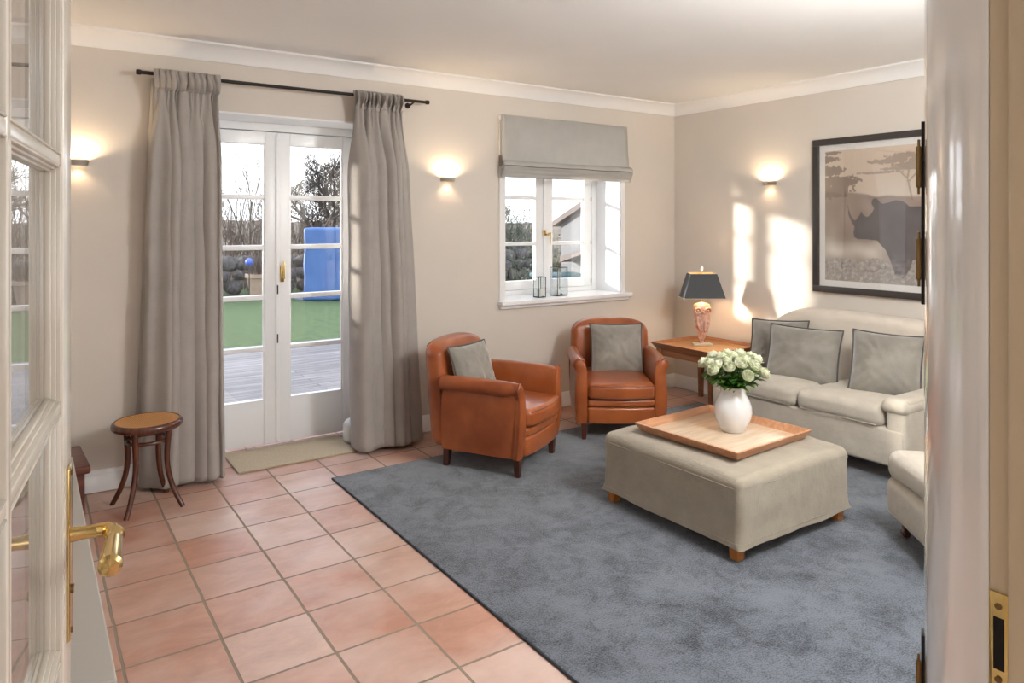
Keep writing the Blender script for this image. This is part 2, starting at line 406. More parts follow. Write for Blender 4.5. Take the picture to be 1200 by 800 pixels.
    def build(s, name, m, parent=None, smooth=35, solid=0., fix=True, sub=0):
        me = bpy.data.meshes.new(name); me.from_pydata(s.v, [], s.f)
        ms = m if isinstance(m, (list, tuple)) else [m]
        for x in ms: me.materials.append(x)
        if len(ms) > 1:
            for p, k in zip(me.polygons, s.mi): p.material_index = k
        if fix:
            bm = bmesh.new(); bm.from_mesh(me); bmesh.ops.recalc_face_normals(bm, faces=bm.faces); bm.to_mesh(me); bm.free()
        me.update()
        if smooth:
            for p in me.polygons: p.use_smooth = True
            me.set_sharp_from_angle(angle=R(smooth))
        o = bpy.data.objects.new(name, me); C.objects.link(o)
        if parent: o.parent = parent
        if solid:
            md = o.modifiers.new('thickness', 'SOLIDIFY'); md.thickness = solid; md.offset = 0
        if sub:
            md = o.modifiers.new('smooth', 'SUBSURF'); md.levels = sub; md.render_levels = sub
        return o

def tag(o, label=None, cat=None, group=None, kind=None):
    if label: o['label'] = label
    if cat: o['category'] = cat
    if group: o['group'] = group
    if kind: o['kind'] = kind
    return o
def thing(name, label, cat, loc=(0, 0, 0), rz=0., group=None):
    o = bpy.data.objects.new(name, None); C.objects.link(o); o.empty_display_size = .05
    o.location = loc; o.rotation_euler = (0, 0, rz)
    return tag(o, label, cat, group)
def struct(name, b, m, **kw):
    o = b.build(name, m, **kw); o['kind'] = 'structure'; return o
def children_of(o): return [c for c in bpy.data.objects if c.parent == o]
def copy_tree(o, parent=None):
    c = o.copy(); C.objects.link(c)
    if parent: c.parent = parent
    for ch in children_of(o): copy_tree(ch, c)
    return c
def TR(loc=(0, 0, 0), rz=0, rx=0, ry=0):
    return Matrix.Translation(loc) @ Matrix.Rotation(rz, 4, 'Z') @ Matrix.Rotation(ry, 4, 'Y') @ Matrix.Rotation(rx, 4, 'X')

# ------------------------------------------------------------------ room shell
XR, YB, XL, H = 4.92, 4.60, -.52, 2.57
YO = 5.02                      # outside face of garden wall
FY = .58                      # room face of the wall with the doorway
WX0, WX1, WZ0, WZ1 = 3.05, 4.25, .90, 2.24     # window opening
DX0, DX1, DZ1 = .80, 2.0, 2.18                 # garden door opening

b = MB(); b.ab(XL - .1, XR + .15, -3.1, YO, -.12, 0); struct('floor', b, M['tiles'], smooth=0)
b = MB(); b.ab(XL - .2, XR + .2, -3.2, YO, H, H + .15); struct('ceiling', b, M['ceil'], smooth=0)
b = MB()
b.ab(XL - .2, DX0, YB, YO, 0, H); b.ab(DX0, DX1, YB, YO, DZ1, H); b.ab(DX1, WX0, YB, YO, 0, H)
b.ab(WX0, WX1, YB, YO, 0, WZ0 - .035); b.ab(WX0, WX1, YB, YO, WZ1, H); b.ab(WX1, XR + .2, YB, YO, 0, H)
struct('wall_back', b, M['wall'], smooth=0)
b = MB(); b.ab(XR, XR + .2, -3.1, YB, 0, H); struct('wall_right', b, M['wall'], smooth=0)
b = MB(); b.ab(XL - .2, XL, -3.1, YB, 0, H); struct('wall_left', b, M['wall'], smooth=0)
# doorway wall: right part with a rounded, gloss-painted end
b = MB(); b.ab(1.257, XR, .29, FY, 0, H); b.ab(XL, -.16, .29, FY, 0, H); b.ab(-.16, 1.257, .29, FY, 2.12, H)
struct('wall_front', b, M['wall'], smooth=0)
b = MB(); b.ab(XL, XR, -3.2, -3.1, 0, .5); b.ab(XL, XR, -3.2, -3.1, 2.4, H); b.ab(XL, .2, -3.2, -3.1, .5, 2.4); b.ab(3.2, XR, -3.2, -3.1, .5, 2.4)  # wide opening added behind the camera to let in fill skylight
struct('wall_hall', b, M['wall'], smooth=0)
b = MB(); R0 = .29; n = 24; CX, CY = 1.2569, .2891
poly = [(1.257, .405), (.992, .405)] + [(CX + R0 * math.sin(R(-66 + 66 * i / n)), CY + R0 * math.cos(R(-66 + 66 * i / n))) for i in range(n + 1)]
b.prism(poly, 0, 2.12); struct('trim_1', b, M['gloss'])
# cream frame with rebate and bead
b = MB(); b.ab(.992, 1.257, .380, .405, 0, 2.12, r=.002)
b.ab(.975, 1.257, .345, .379, 0, 2.12, r=.006); b.ab(.96, 1.257, .29, .344, 0, 2.12, r=.008)
b.ab(-.16, -.11, .25, FY, 0, 2.12, r=.004); b.ab(-.16, .99, .30, .405, 2.075, 2.12, r=.004)
struct('trim_2', b, M['cream'])
# latch plate in the frame
s_ = thing('latch_plate', 'brass latch plate let into the cream door frame at right', 'latch plate', (.99, .3925, .96))
b = MB(); b.ab(-.0025, .0015, -.0105, .0105, -.1, .086, r=.001, k=1); b.build('plate', M['brass'], s_)
b = MB(); b.ab(-.0032, -.0022, -.0065, .0055, -.008, .056); b.build('bolt_hole_shade', M['black'], s_)  # flat dark sheet on the plate, painted as the shade inside the hole
for z in (.07, -.02):
    b = MB(); b.lathe([(.004, 0), (.004, .002)], 12, T=TR((-.0025, 0, z), ry=-PI / 2)); b.build('screw', M['oldbrass'], s_)
# hinge stack on the far side of the rounded end
for nm, z, lb in (('frame_hinge', 1.515, 'dark brass hinge strip on white rounded door jamb beside picture'), ('frame_hinge', .735, 'dark brass hinge low on white rounded door jamb above the carpet')):
    h_ = thing(nm, lb, 'hinge', (1.1375, .5545, z), R(26))
    b = MB(); b.ab(-.012, .012, -.003, .003, -.139, .139, r=.001, k=1); b.build('hinge_leaf', M['iron'], h_)
    for dz in (.070, -.070):
        b = MB(); b.lathe([(.0, -.042), (.002, -.041), (.002, -.032), (.0042, -.03), (.0042, .03), (.002, .032), (.002, .041), (0, .042)], 12, c=(-.014, .006, dz)); b.build('knuckle', M['oldbrass'], h_)

# cove cornice
prof = [(0, 0), (.012, 0), (.016, .012), (.03, .04), (.055, .068), (.082, .082), (.095, .085), (.095, .097), (0, .097)]
b = MB(); b.sweep(prof, (XL, YB, H - .097), (XR, YB, H - .097), (0, -1, 0))
struct('trim_3', b, M['ceil'])
b = MB(); b.sweep(prof, (XR, YB, H - .097), (XR, FY, H - .097), (-1, 0, 0)); struct('trim_4', b, M['ceil'])
b = MB(); b.sweep(prof, (XL, FY, H - .097), (XL, YB, H - .097), (1, 0, 0)); struct('trim_5', b, M['ceil'])
# baseboards
bp = [(0, .006), (.016, .006), (.016, .088), (.012, .094), (.012, .104), (.007, .110), (.005, .122), (0, .124)]
for nm, a, c_, w in (('baseboard_back_left', (XL, YB, 0), (DX0, YB, 0), (0, -1, 0)), ('baseboard_back', (DX1, YB, 0), (XR, YB, 0), (0, -1, 0)),
                     ('baseboard_right', (XR, YB, 0), (XR, FY, 0), (-1, 0, 0)), ('baseboard_left', (XL, FY, 0), (XL, YB, 0), (1, 0, 0))):
    b = MB(); b.sweep(bp, a, c_, w); struct(nm, b, M['white'])

# ------------------------------------------------------------------ garden door
b = MB()    # painted reveal lining + frame
b.ab(DX0, DX0 + .012, YB - .001, YO, 0, DZ1); b.ab(DX1 - .012, DX1, YB - .001, YO, 0, DZ1); b.ab(DX0, DX1, YB - .001, YO, DZ1 - .012, DZ1)
b.ab(DX0 + .012, DX0 + .05, 4.90, 4.99, 0, DZ1 - .012, r=.004); b.ab(DX1 - .05, DX1 - .012, 4.90, 4.99, 0, DZ1 - .012, r=.004)
b.ab(DX0 + .05, DX1 - .05, 4.90, 4.99, 2.115, DZ1 - .012, r=.004)
b.ab(DX0, DX1, 4.97, YO + .04, -.05, .012)
struct('trim_6', b, M['reveal'])
def pane_door(name, x0, x1, handle):
    e = bpy.data.objects.new(name, None); C.objects.link(e); e['kind'] = 'structure'
    y0, y1 = 4.905, 4.955; st = .082; g0, g1 = x0 + st, x1 - st; zb, zt = .315, 2.025
    b = MB(); b.ab(x0, g0, y0, y1, .015, 2.11, r=.004); b.ab(g1, x1, y0, y1, .015, 2.11, r=.004)
    b.ab(g0, g1, y0, y1, zt, 2.11, r=.004); b.ab(g0, g1, y0 + .006, y1, .015, zb, r=.004)
    for z in (.655, 1.0, 1.335, 1.672): b.ab(g0 - .002, g1 + .002, y0 + .004, y1 - .004, z - .016, z + .016, r=.005)
    for q, w in ((g0, .01), (g1 - .01, .01)): b.ab(q, q + w, y0 + .008, y0 + .02, zb, zt)
    b.build('door_frame', M['white'], e)
    b = MB(); b.ab(g0 - .005, g1 + .005, 4.929, 4.933, zb - .01, zt + .01); b.build('pane', M['glass'], e, smooth=0)
    return e
d1 = pane_door('door_1', .815 + .035, 1.408, False)
d2 = pane_door('door_2', 1.412, 1.953, True)
b = MB(); b.ab(1.398, 1.422, 4.893, 4.905, .03, 2.10, r=.004); b.build('cover_strip', M['white'], d2)
b = MB(); b.ab(1.428, 1.452, 4.890, 4.904, 1.10, 1.21, r=.002, k=1); b.lathe([(.009, 0), (.009, .02)], 12, T=TR((1.44, 4.893, 1.135), rx=PI / 2))
b.box((1.444, 4.868, 1.18), (.012, .012, .12), r=.004); b.build('handle', M['brass'], d2)
for z in (.72, 1.05):
    b = MB(); b.ab(1.405, 1.411, 4.886, 4.894, z - .03, z + .03, r=.001, k=1); b.build('catch', M['iron'], d2)
for z in (.35, 1.8):
    b = MB(); b.lathe([(.008, 0), (.008, .07)], 10, c=(1.955, 4.898, z)); b.build('hinge', M['white'], d2)

# ------------------------------------------------------------------ window
b = MB()
b.ab(WX0, WX0 + .01, YB - .001, YO, WZ0, WZ1); b.ab(WX1 - .01, WX1, YB - .001, YO, WZ0, WZ1); b.ab(WX0, WX1, YB - .001, YO, WZ1 - .01, WZ1)
# casing around the opening, proud of the wall
b.ab(WX0 - .05, WX0, YB - .012, YB, WZ0 - .0, WZ1 + .05, r=.003); b.ab(WX1, WX1 + .05, YB - .012, YB, WZ0, WZ1 + .05, r=.003)
b.ab(WX0, WX1, YB - .012, YB, WZ1, WZ1 + .05, r=.003)
struct('trim_7', b, M['reveal'])
w = bpy.data.objects.new('window_1', None); C.objects.link(w); w['kind'] = 'structure'
b = MB()
b.ab(WX0 + .01, WX0 + .06, 4.90, 4.98, WZ0, WZ1 - .01, r=.004); b.ab(WX1 - .06, WX1 - .01, 4.90, 4.98, WZ0, WZ1 - .01, r=.004)
b.ab(WX0 + .06, WX1 - .06, 4.90, 4.98, WZ0, WZ0 + .04, r=.004); b.ab(WX0 + .06, WX1 - .06, 4.90, 4.98, WZ1 - .06, WZ1 - .01, r=.004)
b.build('window_frame', M['white'], w)
for k, (x0, x1) in enumerate(((WX0 + .062, 3.655), (3.665, WX1 - .062))):
    st = .085; b = MB(); z0, z1 = WZ0 + .042, WZ1 - .062; y0, y1 = 4.905, 4.95
    a0 = st + (.035 if k == 0 else 0); a1 = st
    b.ab(x0, x0 + a0, y0, y1, z0, z1, r=.004); b.ab(x1 - a1, x1, y0, y1, z0, z1, r=.004)
    b.ab(x0 + a0, x1 - a1, y0, y1, z0, z0 + .075, r=.004); b.ab(x0 + a0, x1 - a1, y0, y1, z1 - .08, z1, r=.004)
    for z in (1.325, 1.71): b.ab(x0 + a0, x1 - a1, y0 + .004, y1 - .004, z - .015, z + .015, r=.005)
    c_ = b.build('casement', M['white'], w)
    b = MB(); b.ab(x0 + a0 - .004, x1 - a1 + .004, 4.927, 4.931, z0 + .07, z1 - .07); b.build('pane', M['glass'], c_, smooth=0)
b = MB(); b.ab(3.645, 3.675, 4.893, 4.906, WZ0 + .042, WZ1 - .062, r=.004); b.build('cover_strip', M['white'], w)
b = MB(); b.box((3.648, 4.884, 1.415), (.032, .018, .05), r=.004); b.lathe([(.008, 0), (.008, .03)], 12, T=TR((3.67, 4.886, 1.40), rx=PI / 2))
b.box((3.695, 4.862, 1.372), (.011, .011, .1), r=.004, T=None); b.box((3.683, 4.862, 1.41), (.034, .011, .011), r=.004); b.build('window_handle', M['brass'], w)
for z in (.985, 1.325, 1.71):
    b = MB(); b.lathe([(.006, 0), (.006, .035)], 10, c=(4.178, 4.899, z - .017)); b.build('window_hinge', M['steel'], w)
b = MB(); b.ab(WX0 - .06, WX1 + .09, 4.535, YB + .002, WZ0 - .034, WZ0, r=.006); b.ab(WX0, WX1, YB, 4.905, WZ0 - .034, WZ0)
b.ab(WX0 - .05, WX1 + .08, 4.572, YB, WZ0 - .062, WZ0 - .035, r=.004)
o = b.build('window_sill', M['white']); o['kind'] = 'structure'

# ------------------------------------------------------------------ roman blind
bl = thing('roman_blind', 'grey linen roman blind half lowered over the small window', 'blind', (3.62, 4.55, 1.84))
b = MB(); x0, x1 = -.63, .665
def blf(u, v):
    z = .485 - v * .37
    y = .0 + .003 * math.sin(v * 7) * (.5 + .5 * math.sin(u * 5)) - .012 * v * v + .003 * noise.noise(Vector((u * 5, v * 3, 1)))
    xx = x0 + (x1 - x0) * u + (.012 * v if u > .5 else 0)
    return (xx, y, z)
b.grid(blf, 30, 16); b.build('fabric_panel', M['blind'], bl, solid=.004)
for k, (zt, zb_, out) in enumerate(((.135, .052, .052), (.105, .028, .036), (.075, .008, .022))):
    b = MB()
    def pf(u, v, zt=zt, zb_=zb_, out=out):
        a = v * PI
        xx = x0 - .006 + (x1 - x0 + .03) * u
        w_ = .006 * noise.noise(Vector((u * 6, k * 3.3, 0))) + .006 * math.sin(u * 9 + k)
        return (xx, -.012 * math.cos(a) * 0 - out * math.sin(a) * .9 - .004, zt + (zb_ - zt) * (.5 - .5 * math.cos(a)) + w_ * math.sin(a))
    b.grid(pf, 30, 10); b.build('pleat', M['blind'], bl, solid=.003)
b = MB(); b.tube([(x0 + (x1 - x0) * u, -.052, .092 + .006 * noise.noise(Vector((u * 6, 0, 0)))) for u in [i / 20 for i in range(21)]], .0035, 6)
b.build('braid', M['trimd'], bl)
b = MB(); b.ab(x0, x1, .014, .045, .45, .482, r=.003); b.build('head_rail', M['reveal'], bl)
b = MB(); b.box((x0 - .012, -.005, .13), (.004, .055, .085), r=.001, k=1, fn=lambda p: (p.x, p.y * (1 - abs(p.z) * 6), p.z)); b.build('side_gusset', M['trimd'], bl)

# ------------------------------------------------------------------ curtains
rod = thing('curtain_rod', 'dark iron curtain rod above the garden doors', 'curtain rod', (1.43, 4.5, 2.345))
b = MB(); b.lathe([(.0105, -.895), (.0105, .895)], 16, T=TR(ry=PI / 2)); b.build('pole', M['iron'], rod)
for sx in (-1, 1):
    b = MB(); b.lathe([(0, 0), (.014, .001), (.015, .004), (.015, .022), (.012, .025), (0, .026)], 16, T=TR((sx * .893, 0, 0), ry=sx * PI / 2)); b.build('finial', M['iron'], rod)
    b = MB(); b.tube([(sx * .80, 0, -.008), (sx * .80, .05, -.02), (sx * .80, .1, -.02)], .006, 8); b.lathe([(.02, 0), (.02, .006)], 14, T=TR((sx * .8, .094, -.02), rx=-PI / 2)); b.build('bracket', M['iron'], rod)

def curtain(label, xt0, xt1, xb0, xb1, seed, loc, nf, flip):
    cu = thing('curtain', label, 'curtain', loc)
    rnd = random.Random(seed); ph = rnd.random() * 6; p2 = rnd.random() * 6
    warp = [rnd.uniform(-.5, .5) for _ in range(8)]
    top, bot = 2.372, .03
    def fold(u, v):
        w_ = u + .03 * sum(warp[k] * math.sin((k + 1) * PI * u * 1.0) for k in range(5)) * 1.5
        a = 2 * PI * nf * w_ + ph
        big = math.sin(a) + .35 * math.sin(2 * a * .5 + p2 + v * 1.2) + .30 * math.sin(2.3 * a + p2 + 1.5 * v) + .12 * math.sin(4.1 * a + 2)
        fine = math.sin(2 * PI * nf * 2.6 * w_ + p2) * .5
        return big, fine, a
    def f(u, v):
        # v 0 top .. 1 bottom
        z = top + (bot - top) * v
        big, fine, a = fold(u, v)
        t = min(1, max(0, (top - z - .10) / .45)); t = t * t * (3 - 2 * t)
        A = .008 + t * (.054 + .020 * v)
        F = .006 * (1 - t)
        y = A * big + (.011 * (1 - t) + .004) * fine
        sp = v ** 1.3
        x = (xt0 + (xt1 - xt0) * u) * (1 - sp) + (xb0 + (xb1 - xb0) * u) * sp
        x += A * .8 * math.cos(a * 1.0) * (1 if 0.03 < u < .97 else .3)
        y += -.034 * v - .01 + .01 * noise.noise(Vector((u * 4, v * 5, seed)))
        x += .006 * noise.noise(Vector((u * 9, v * 7, seed + 5))) * t
        zz = z
        if z > 2.255:       # pocket round the rod, puffed down to the gathering line
            q = (2.372 - z) / .117
            y += -.008 - .024 * math.sin(min(1, q) * PI) * (1 + .8 * math.sin(a * 2.6 + p2)) - .006 * (1 - q)
            x += .010 * math.sin(a * 2.6 + q * 3)
            if q < .1: zz += .008 * fine
        else:
            y += -.006 * max(0, 1 - (2.255 - z) * 8)
        if z < .1: zz = z + .006 * math.sin(a + 1)
        return (x, y, zz)
    NV = 120
    vmap = lambda j: (j / NV) ** 1.5
    b = MB(); b.grid(lambda u, v: f(u, v ** 1.5), 200, NV)
    b.build('fabric', M['lin'], cu, solid=.004, fix=False, smooth=80)
    # gathering cord
    b = MB(); pts = []
    for i in range(161):
        u = i / 160; p = Vector(f(u, (top - 2.262) / (top - bot))); pts.append((p.x, p.y - .004, 2.262 + .003 * math.sin(i * .9)))
    b.tube(pts, .0035, 5); b.build('gathering_tape', M['lin'], cu)
    # return strand toward the wall on the outer side
    b = MB(); xs = xt0 if flip else xt1; xe = xb0 if flip else xb1; sg = -1 if flip else 1
    def g(u, v):
        z = 2.31 + (bot + .03 - 2.31) * v
        sp = v ** 1.3
        x = xs * (1 - sp) + xe * sp + sg * (-.012 + .05 * u * (.5 + .6 * v)) + .008 * math.sin(u * 9 + v * 2)
        y = .012 + .068 * u + .010 * math.sin(u * 12 + v)
        return (x, y, z + (.03 * (1 - u) if v < .01 else 0))
    b.grid(g, 18, 40); b.build('return_edge', M['lin'], cu, solid=.004, fix=False, smooth=80)
    return cu
curtain('grey linen curtain left of the garden doors, behind the stool', -.205, .132, -.25, .145, 3, (.81, 4.5, 0), 5.6, True)
curtain('grey linen curtain right of the garden doors, nearer the small window', -.172, .16, -.145, .245, 8, (1.965, 4.5, 0), 5.8, False)

# ------------------------------------------------------------------ doormat, ornament
b = MB()
b.ab(1.05, 1.80, 4.45, 4.86, .001, .014, r=.004)
tag(b.build('doormat', M['mat_']), 'beige coir doormat on the tiles before the garden doors', 'doormat')
b = MB(); b.box((0, 0, .085), (.12, .11, .17), r=.05, k=5, fn=lambda p: (p.x * (1.1 - .9 * (p.z + .085)), p.y, p.z))
o = b.build('door_stop', M['stone_white']); o.location = (1.845, 4.66, 0); tag(o, 'white rounded stoneware door stop behind hem of right curtain', 'door stop')

# ------------------------------------------------------------------ wall lights
def sconce(label, loc, rz):
    s = thing('wall_light', label, 'wall light', loc, rz, 'slim wall uplights')
    b = MB()        # shallow tray, local -y faces the room
    n_ = 14; pro = [(-.055, 0)] + [(-.055 * math.cos(PI * i / n_), -.028 - .03 * math.sin(PI * i / n_)) for i in range(n_ + 1)] + [(.055, 0)]
    rin = [(x * .93, y * .95) for x, y in pro]
    b.loft([[(x * .9, y * .9, -.014) for x, y in rin], [(x * .9, y * .9, -.014) for x, y in pro], [(x, y, .012) for x, y in pro], [(x * .99, y * .985, .012) for x, y in rin], [(x * .9, y * .9, -.012) for x, y in rin]], caps=False)
    b.build('housing', M['steel'], s)
    b = MB(); b.ab(-.045, .045, -.006, 0, -.012, .02, r=.002); b.build('wall_plate', M['steel'], s)
    b = MB(); b.lathe([(0, -.022), (.004, -.022), (.005, 0), (.004, .022), (0, .022)], 10, T=TR((0, -.03, .002), ry=PI / 2)); b.build('bulb', M['bulb'], s)
    for dz, e, col in ((.035, 9.0, (1, .74, .46)), (-.035, .8, (1, .68, .40))):
        L = bpy.data.lights.new('sconce_light', 'SPOT'); L.energy = e; L.color = col; L.shadow_soft_size = .018
        L.spot_size = R(165 if dz > 0 else 130); L.spot_blend = .6
        o = bpy.data.objects.new('glow', L); C.objects.link(o); o.parent = s
        o.location = (0, -.04, .002 if dz > 0 else -.022)
        o.rotation_euler = (PI if dz > 0 else 0, 0, 0)
    return s
sconce('slim wall uplight between the garden doors and the small window', (2.545, YB, 1.815), 0)
sconce('slim wall uplight left of the left curtain, half behind the glazed door', (.235, YB, 1.83), 0)
sconce('slim wall uplight above the table lamp on the right wall', (XR, 3.575, 1.815), -PI / 2)

# ------------------------------------------------------------------ glazed door leaf (open, at left)
LD = Vector((.1387, .9903, 0)); ang = math.atan2(LD.y, LD.x)      # local +x runs to the lock edge
leaf = thing('glazed_door', 'cream glazed door standing open at the left edge, with brass lever', 'door', (.047 - .1387 * .86, 1.128 - .9903 * .86, 0), ang)
LW = .898; T_ = .042      # face towards camera = local -y
b = MB(); zs = [.62, .946, 1.263, 1.58, 1.897, 2.0]
st = .085; gx0, gx1 = .09, LW - st; mx = gx1 - .352
b.ab(0, gx0, 0, T_, .01, 2.06, r=.003); b.ab(gx1, LW, 0, T_, .01, 2.06, r=.003)
b.ab(gx0, gx1, 0, T_, .01, .60, r=.003); b.ab(gx0, gx1, 0, T_, 1.965, 2.06, r=.003)
b.build('door_stiles', M['leafpaint'], leaf)
b = MB()
def bead(x0, x1, z0, z1):       # stepped glazing moulding round one pane, both faces
    for sy, yy in ((1, .003), (-1, T_ - .003)):
        for k, (wd, dp) in enumerate(((.003, .003), (.006, .008), (.009, .013))):
            ya, yb = sorted((yy + sy * (dp - .003), T_ / 2))
            b.ab(x0, x0 + wd, ya, yb, z0, z1, r=.0015, k=1); b.ab(x1 - wd, x1, ya, yb, z0, z1, r=.0015, k=1)
            b.ab(x0, x1, ya, yb, z0, z0 + wd, r=.0015, k=1); b.ab(x0, x1, ya, yb, z1 - wd, z1, r=.0015, k=1)
pz = [.60] + zs[1:5] + [1.965]
for (xa, xb) in ((gx0, mx - .008), (mx + .008, gx1)):
    for i in range(5): bead(xa, xb, pz[i] + (.007 if i else 0), pz[i + 1] - (.007 if i < 4 else 0))
b.build('glazing_bead', M['leafpaint'], leaf)
b = MB(); b.ab(mx - .009, mx + .009, .003, T_ - .003, .60, 1.965, r=.003)
for z in zs[1:5]: b.ab(gx0, gx1, .004, T_ - .004, z - .008, z + .008, r=.004)
b.build('glazing_bar', M['leafpaint'], leaf)
b = MB(); b.ab(gx0, gx1, T_ / 2 - .002, T_ / 2 + .002, .60, 1.965); b.build('pane', M['glass'], leaf, smooth=0)
hx = LW - .038
hd = MB(); hd.ab(hx - .017, hx + .017, -.004, 0, .945, 1.175, r=.003); handle = hd.build('handle_plate', M['brass'], leaf)
b = MB(); hz = 1.082
b.tube([(hx, 0, hz), (hx, -.020, hz), (hx, -.038, hz)], [.0105, .0085, .009], 14)
b.tube([(hx, -.034, hz), (hx - .002, -.046, hz), (hx - .012, -.054, hz), (hx - .03, -.056, hz)], [.009, .0105, .0105, .0105], 14)
b.build('spindle_neck', M['brass'], handle)
b = MB()
b.lathe([(.0105, 0), (.0125, .004), (.0125, .008), (.0105, .011), (.011, .03), (.0125, .07), (.0138, .095), (.0138, .103), (.010, .108), (0, .109)], 20, T=TR((hx - .02, -.056, hz), ry=-PI / 2))
b.build('lever', M['brass'], handle)
b = MB(); b.lathe([(.006, 0), (.006, .003)], 14, T=TR((hx, -.004, 1.01), rx=PI / 2)); b.lathe([(.004, 0), (.004, .0015)], 10, T=TR((hx, -.004, 1.166), rx=PI / 2)); b.lathe([(.004, 0), (.004, .0015)], 10, T=TR((hx, -.004, .955), rx=PI / 2))
b.build('keyhole', M['oldbrass'], handle)

# ------------------------------------------------------------------ low sideboard and chest at left
sb = thing('sideboard', 'low greige painted sideboard beside the open glazed door', 'sideboard', (-.19, 2.0, 0))
b = MB(); b.ab(-.31, .315, -.66, .70, .725, .75, r=.004); b.build('worktop', M['side'], sb)
b = MB(); b.ab(-.30, .30, -.64, .68, .06, .725, r=.003); b.build('carcass', M['side'], sb)
b = MB(); b.ab(-.28, .27, -.62, .66, .0, .06); b.build('plinth', M['side'], sb)
for k in range(3):
    b = MB(); y = -.63 + k * .435; b.ab(.30, .315, y + .005, y + .43, .075, .715, r=.004); dd = b.build('door', M['side'], sb)
    b = MB(); b.lathe([(.005, 0), (.005, .012), (.012, .018), (.010, .026), (0, .028)], 14, T=TR((.315, y + .39, .42), ry=PI / 2)); b.build('knob', M['brass'], dd)
cb = thing('wooden_chest', 'low dark brown wooden chest by the back wall, behind the sideboard', 'chest', (.015, 4.17, 0), R(3))
b = MB(); b.ab(-.24, .235, -.2, .2, .295, .335, r=.012, k=3); b.build('lid', M['chest'], cb)
b = MB(); b.ab(-.22, .212, -.18, .18, .03, .295, r=.006); b.build('body', M['chest'], cb)
b = MB(); b.ab(-.225, .218, -.185, .185, 0, .045, r=.006); b.build('plinth', M['chest'], cb)

# ------------------------------------------------------------------ bentwood stool
st_ = thing('bentwood_stool', 'round dark bentwood stool with cane seat before the left curtain', 'stool', (.535, 4.235, 0), R(8))
b = MB(); b.ring((0, 0, .436), .157, .016, 56, 12, sz=1.25); b.build('seat_frame', M['stoolwood'], st_)
b = MB(); b.lathe([(0, .440), (.10, .441), (.150, .447), (.153, .455), (.10, .451), (0, .449)], 48); b.build('cane_seat', M['cane'], st_)
b = MB(); b.ring((0, 0, .352), .098, .0095, 44, 10); b.build('stretcher_ring', M['stoolwood'], st_)
for k in range(4):
    a = PI / 4 + k * PI / 2; pts = []; rr = []
    for i in range(15):
        t = i / 14; z = .428 * (1 - t)
        ro = .118 + .004 * math.sin(t * PI) * -3 + .076 * max(0, (t - .35) / .65) ** 2.0
        pts.append((ro * math.cos(a), ro * math.sin(a), z)); rr.append(.0165 - .004 * t + (.001 if t < .1 else 0))
    b = MB(); b.tube(pts, rr, 12); b.build('leg', M['stoolwood'], st_)

# ------------------------------------------------------------------ carpet
b = MB()
def rg(p): return (p.x, p.y, p.z)
b.ab(1.485, 4.62, .70, 4.06, .001, .0105, r=.004, k=2, n=(1, 1, 1))
rugo = thing('carpet', 'large blue grey pile carpet under the seating group', 'carpet', (0, 0, 0))
b.build('pile', M['rug'], rugo)
b = MB()
for a, c_ in (((1.483, .7, .005), (1.483, 4.06, .005)), ((1.483, 4.062, .005), (4.62, 4.062, .005)), ((4.622, 4.06, .005), (4.622, .7, .005))):
    b.tube([a, c_], .0045, 6)
b.build('bound_edge', M['rugedge'], rugo)
RZ = .0105

# ------------------------------------------------------------------ ottoman
ot = thing('ottoman', 'large rectangular linen covered ottoman holding the wooden tray', 'ottoman', (2.995, 2.47, RZ))
def otf(p):
    x, y, z = p
    t = (z + .15) / .30
    wv = .007 * noise.noise(Vector((x * 6, y * 6, z * 3))) + .003 * noise.noise(Vector((x * 14 + z * 6, y * 14 - z * 9, z * 10)))
    fl = .005 * max(0, .28 - t) / .28
    s = 1 + fl / .44
    dz = 0
    if t > .5:
        dome = max(0, 1 - (abs(x) / .44) ** 3.2) * max(0, 1 - (abs(y) / .46) ** 3.2)
        dz = .034 * dome ** .6 * (t - .5) * 2 + .003 * noise.noise(Vector((x * 9, y * 9, 1)))
    if t < .12: dz += .008 * noise.noise(Vector((x * 6, y * 6, 3)))
    if z < -.112 and max(abs(x) / .4275, abs(y) / .45) > .86:
        dd = min(.0379, -.112 - z); ins = .038 - math.sqrt(max(0, .038 ** 2 - dd * dd)); kk = .43 / (.43 - ins) - 1; x *= 1 + kk * (abs(x) / .4275 > .86); y *= 1 + kk * (abs(y) / .45 > .86)
    sx = 1 if x > 0 else -1; sy = 1 if y > 0 else -1
    return (x * s + sx * wv * .8, y * s + sy * wv * .8, z + dz)
b = MB(); b.box((0, 0, .212), (.855, .90, .30), r=.038, k=5, fn=otf, n=(22, 22, 10)); cov = b.build('slipcover', M['otto'], ot, smooth=60)
b = MB(); q = .305
def rrect(w, d, r, z, n=6):
    pts = []
    for cx, cy, a0 in ((w - r, d - r, 0), (-w + r, d - r, PI / 2), (-w + r, -d + r, PI), (w - r, -d + r, 3 * PI / 2)):
        for i in range(n + 1):
            a = a0 + PI / 2 * i / n; pts.append((cx + r * math.cos(a), cy + r * math.sin(a), z))
    return pts
pts = rrect(.4275, .450, .038, .322); b.tube(pts + [pts[0]], .0018, 6, caps=False); b.build('seam', M['otto'], cov)
b = MB(); pts = []
for x, y, z in rrect(.4275, .45, .038, -.1119, 8):
    qx, qy, qz = otf(Vector((x, y, z))); pts.append((qx * 1.004, qy * 1.004, qz + .212 - .014))
b.tube(pts + [pts[0]], .0016, 6, caps=False); b.build('hem_stitching', M['otto'], cov)
for sx in (-1, 1):
    for sy in (-1, 1):
        b = MB(); b.box((sx * .385, sy * .40, .045), (.05, .05, .09), r=.004, fn=lambda p: (p.x * (1 + p.z * 1.5), p.y * (1 + p.z * 1.5), p.z)); b.build('leg', M['oak'], ot)

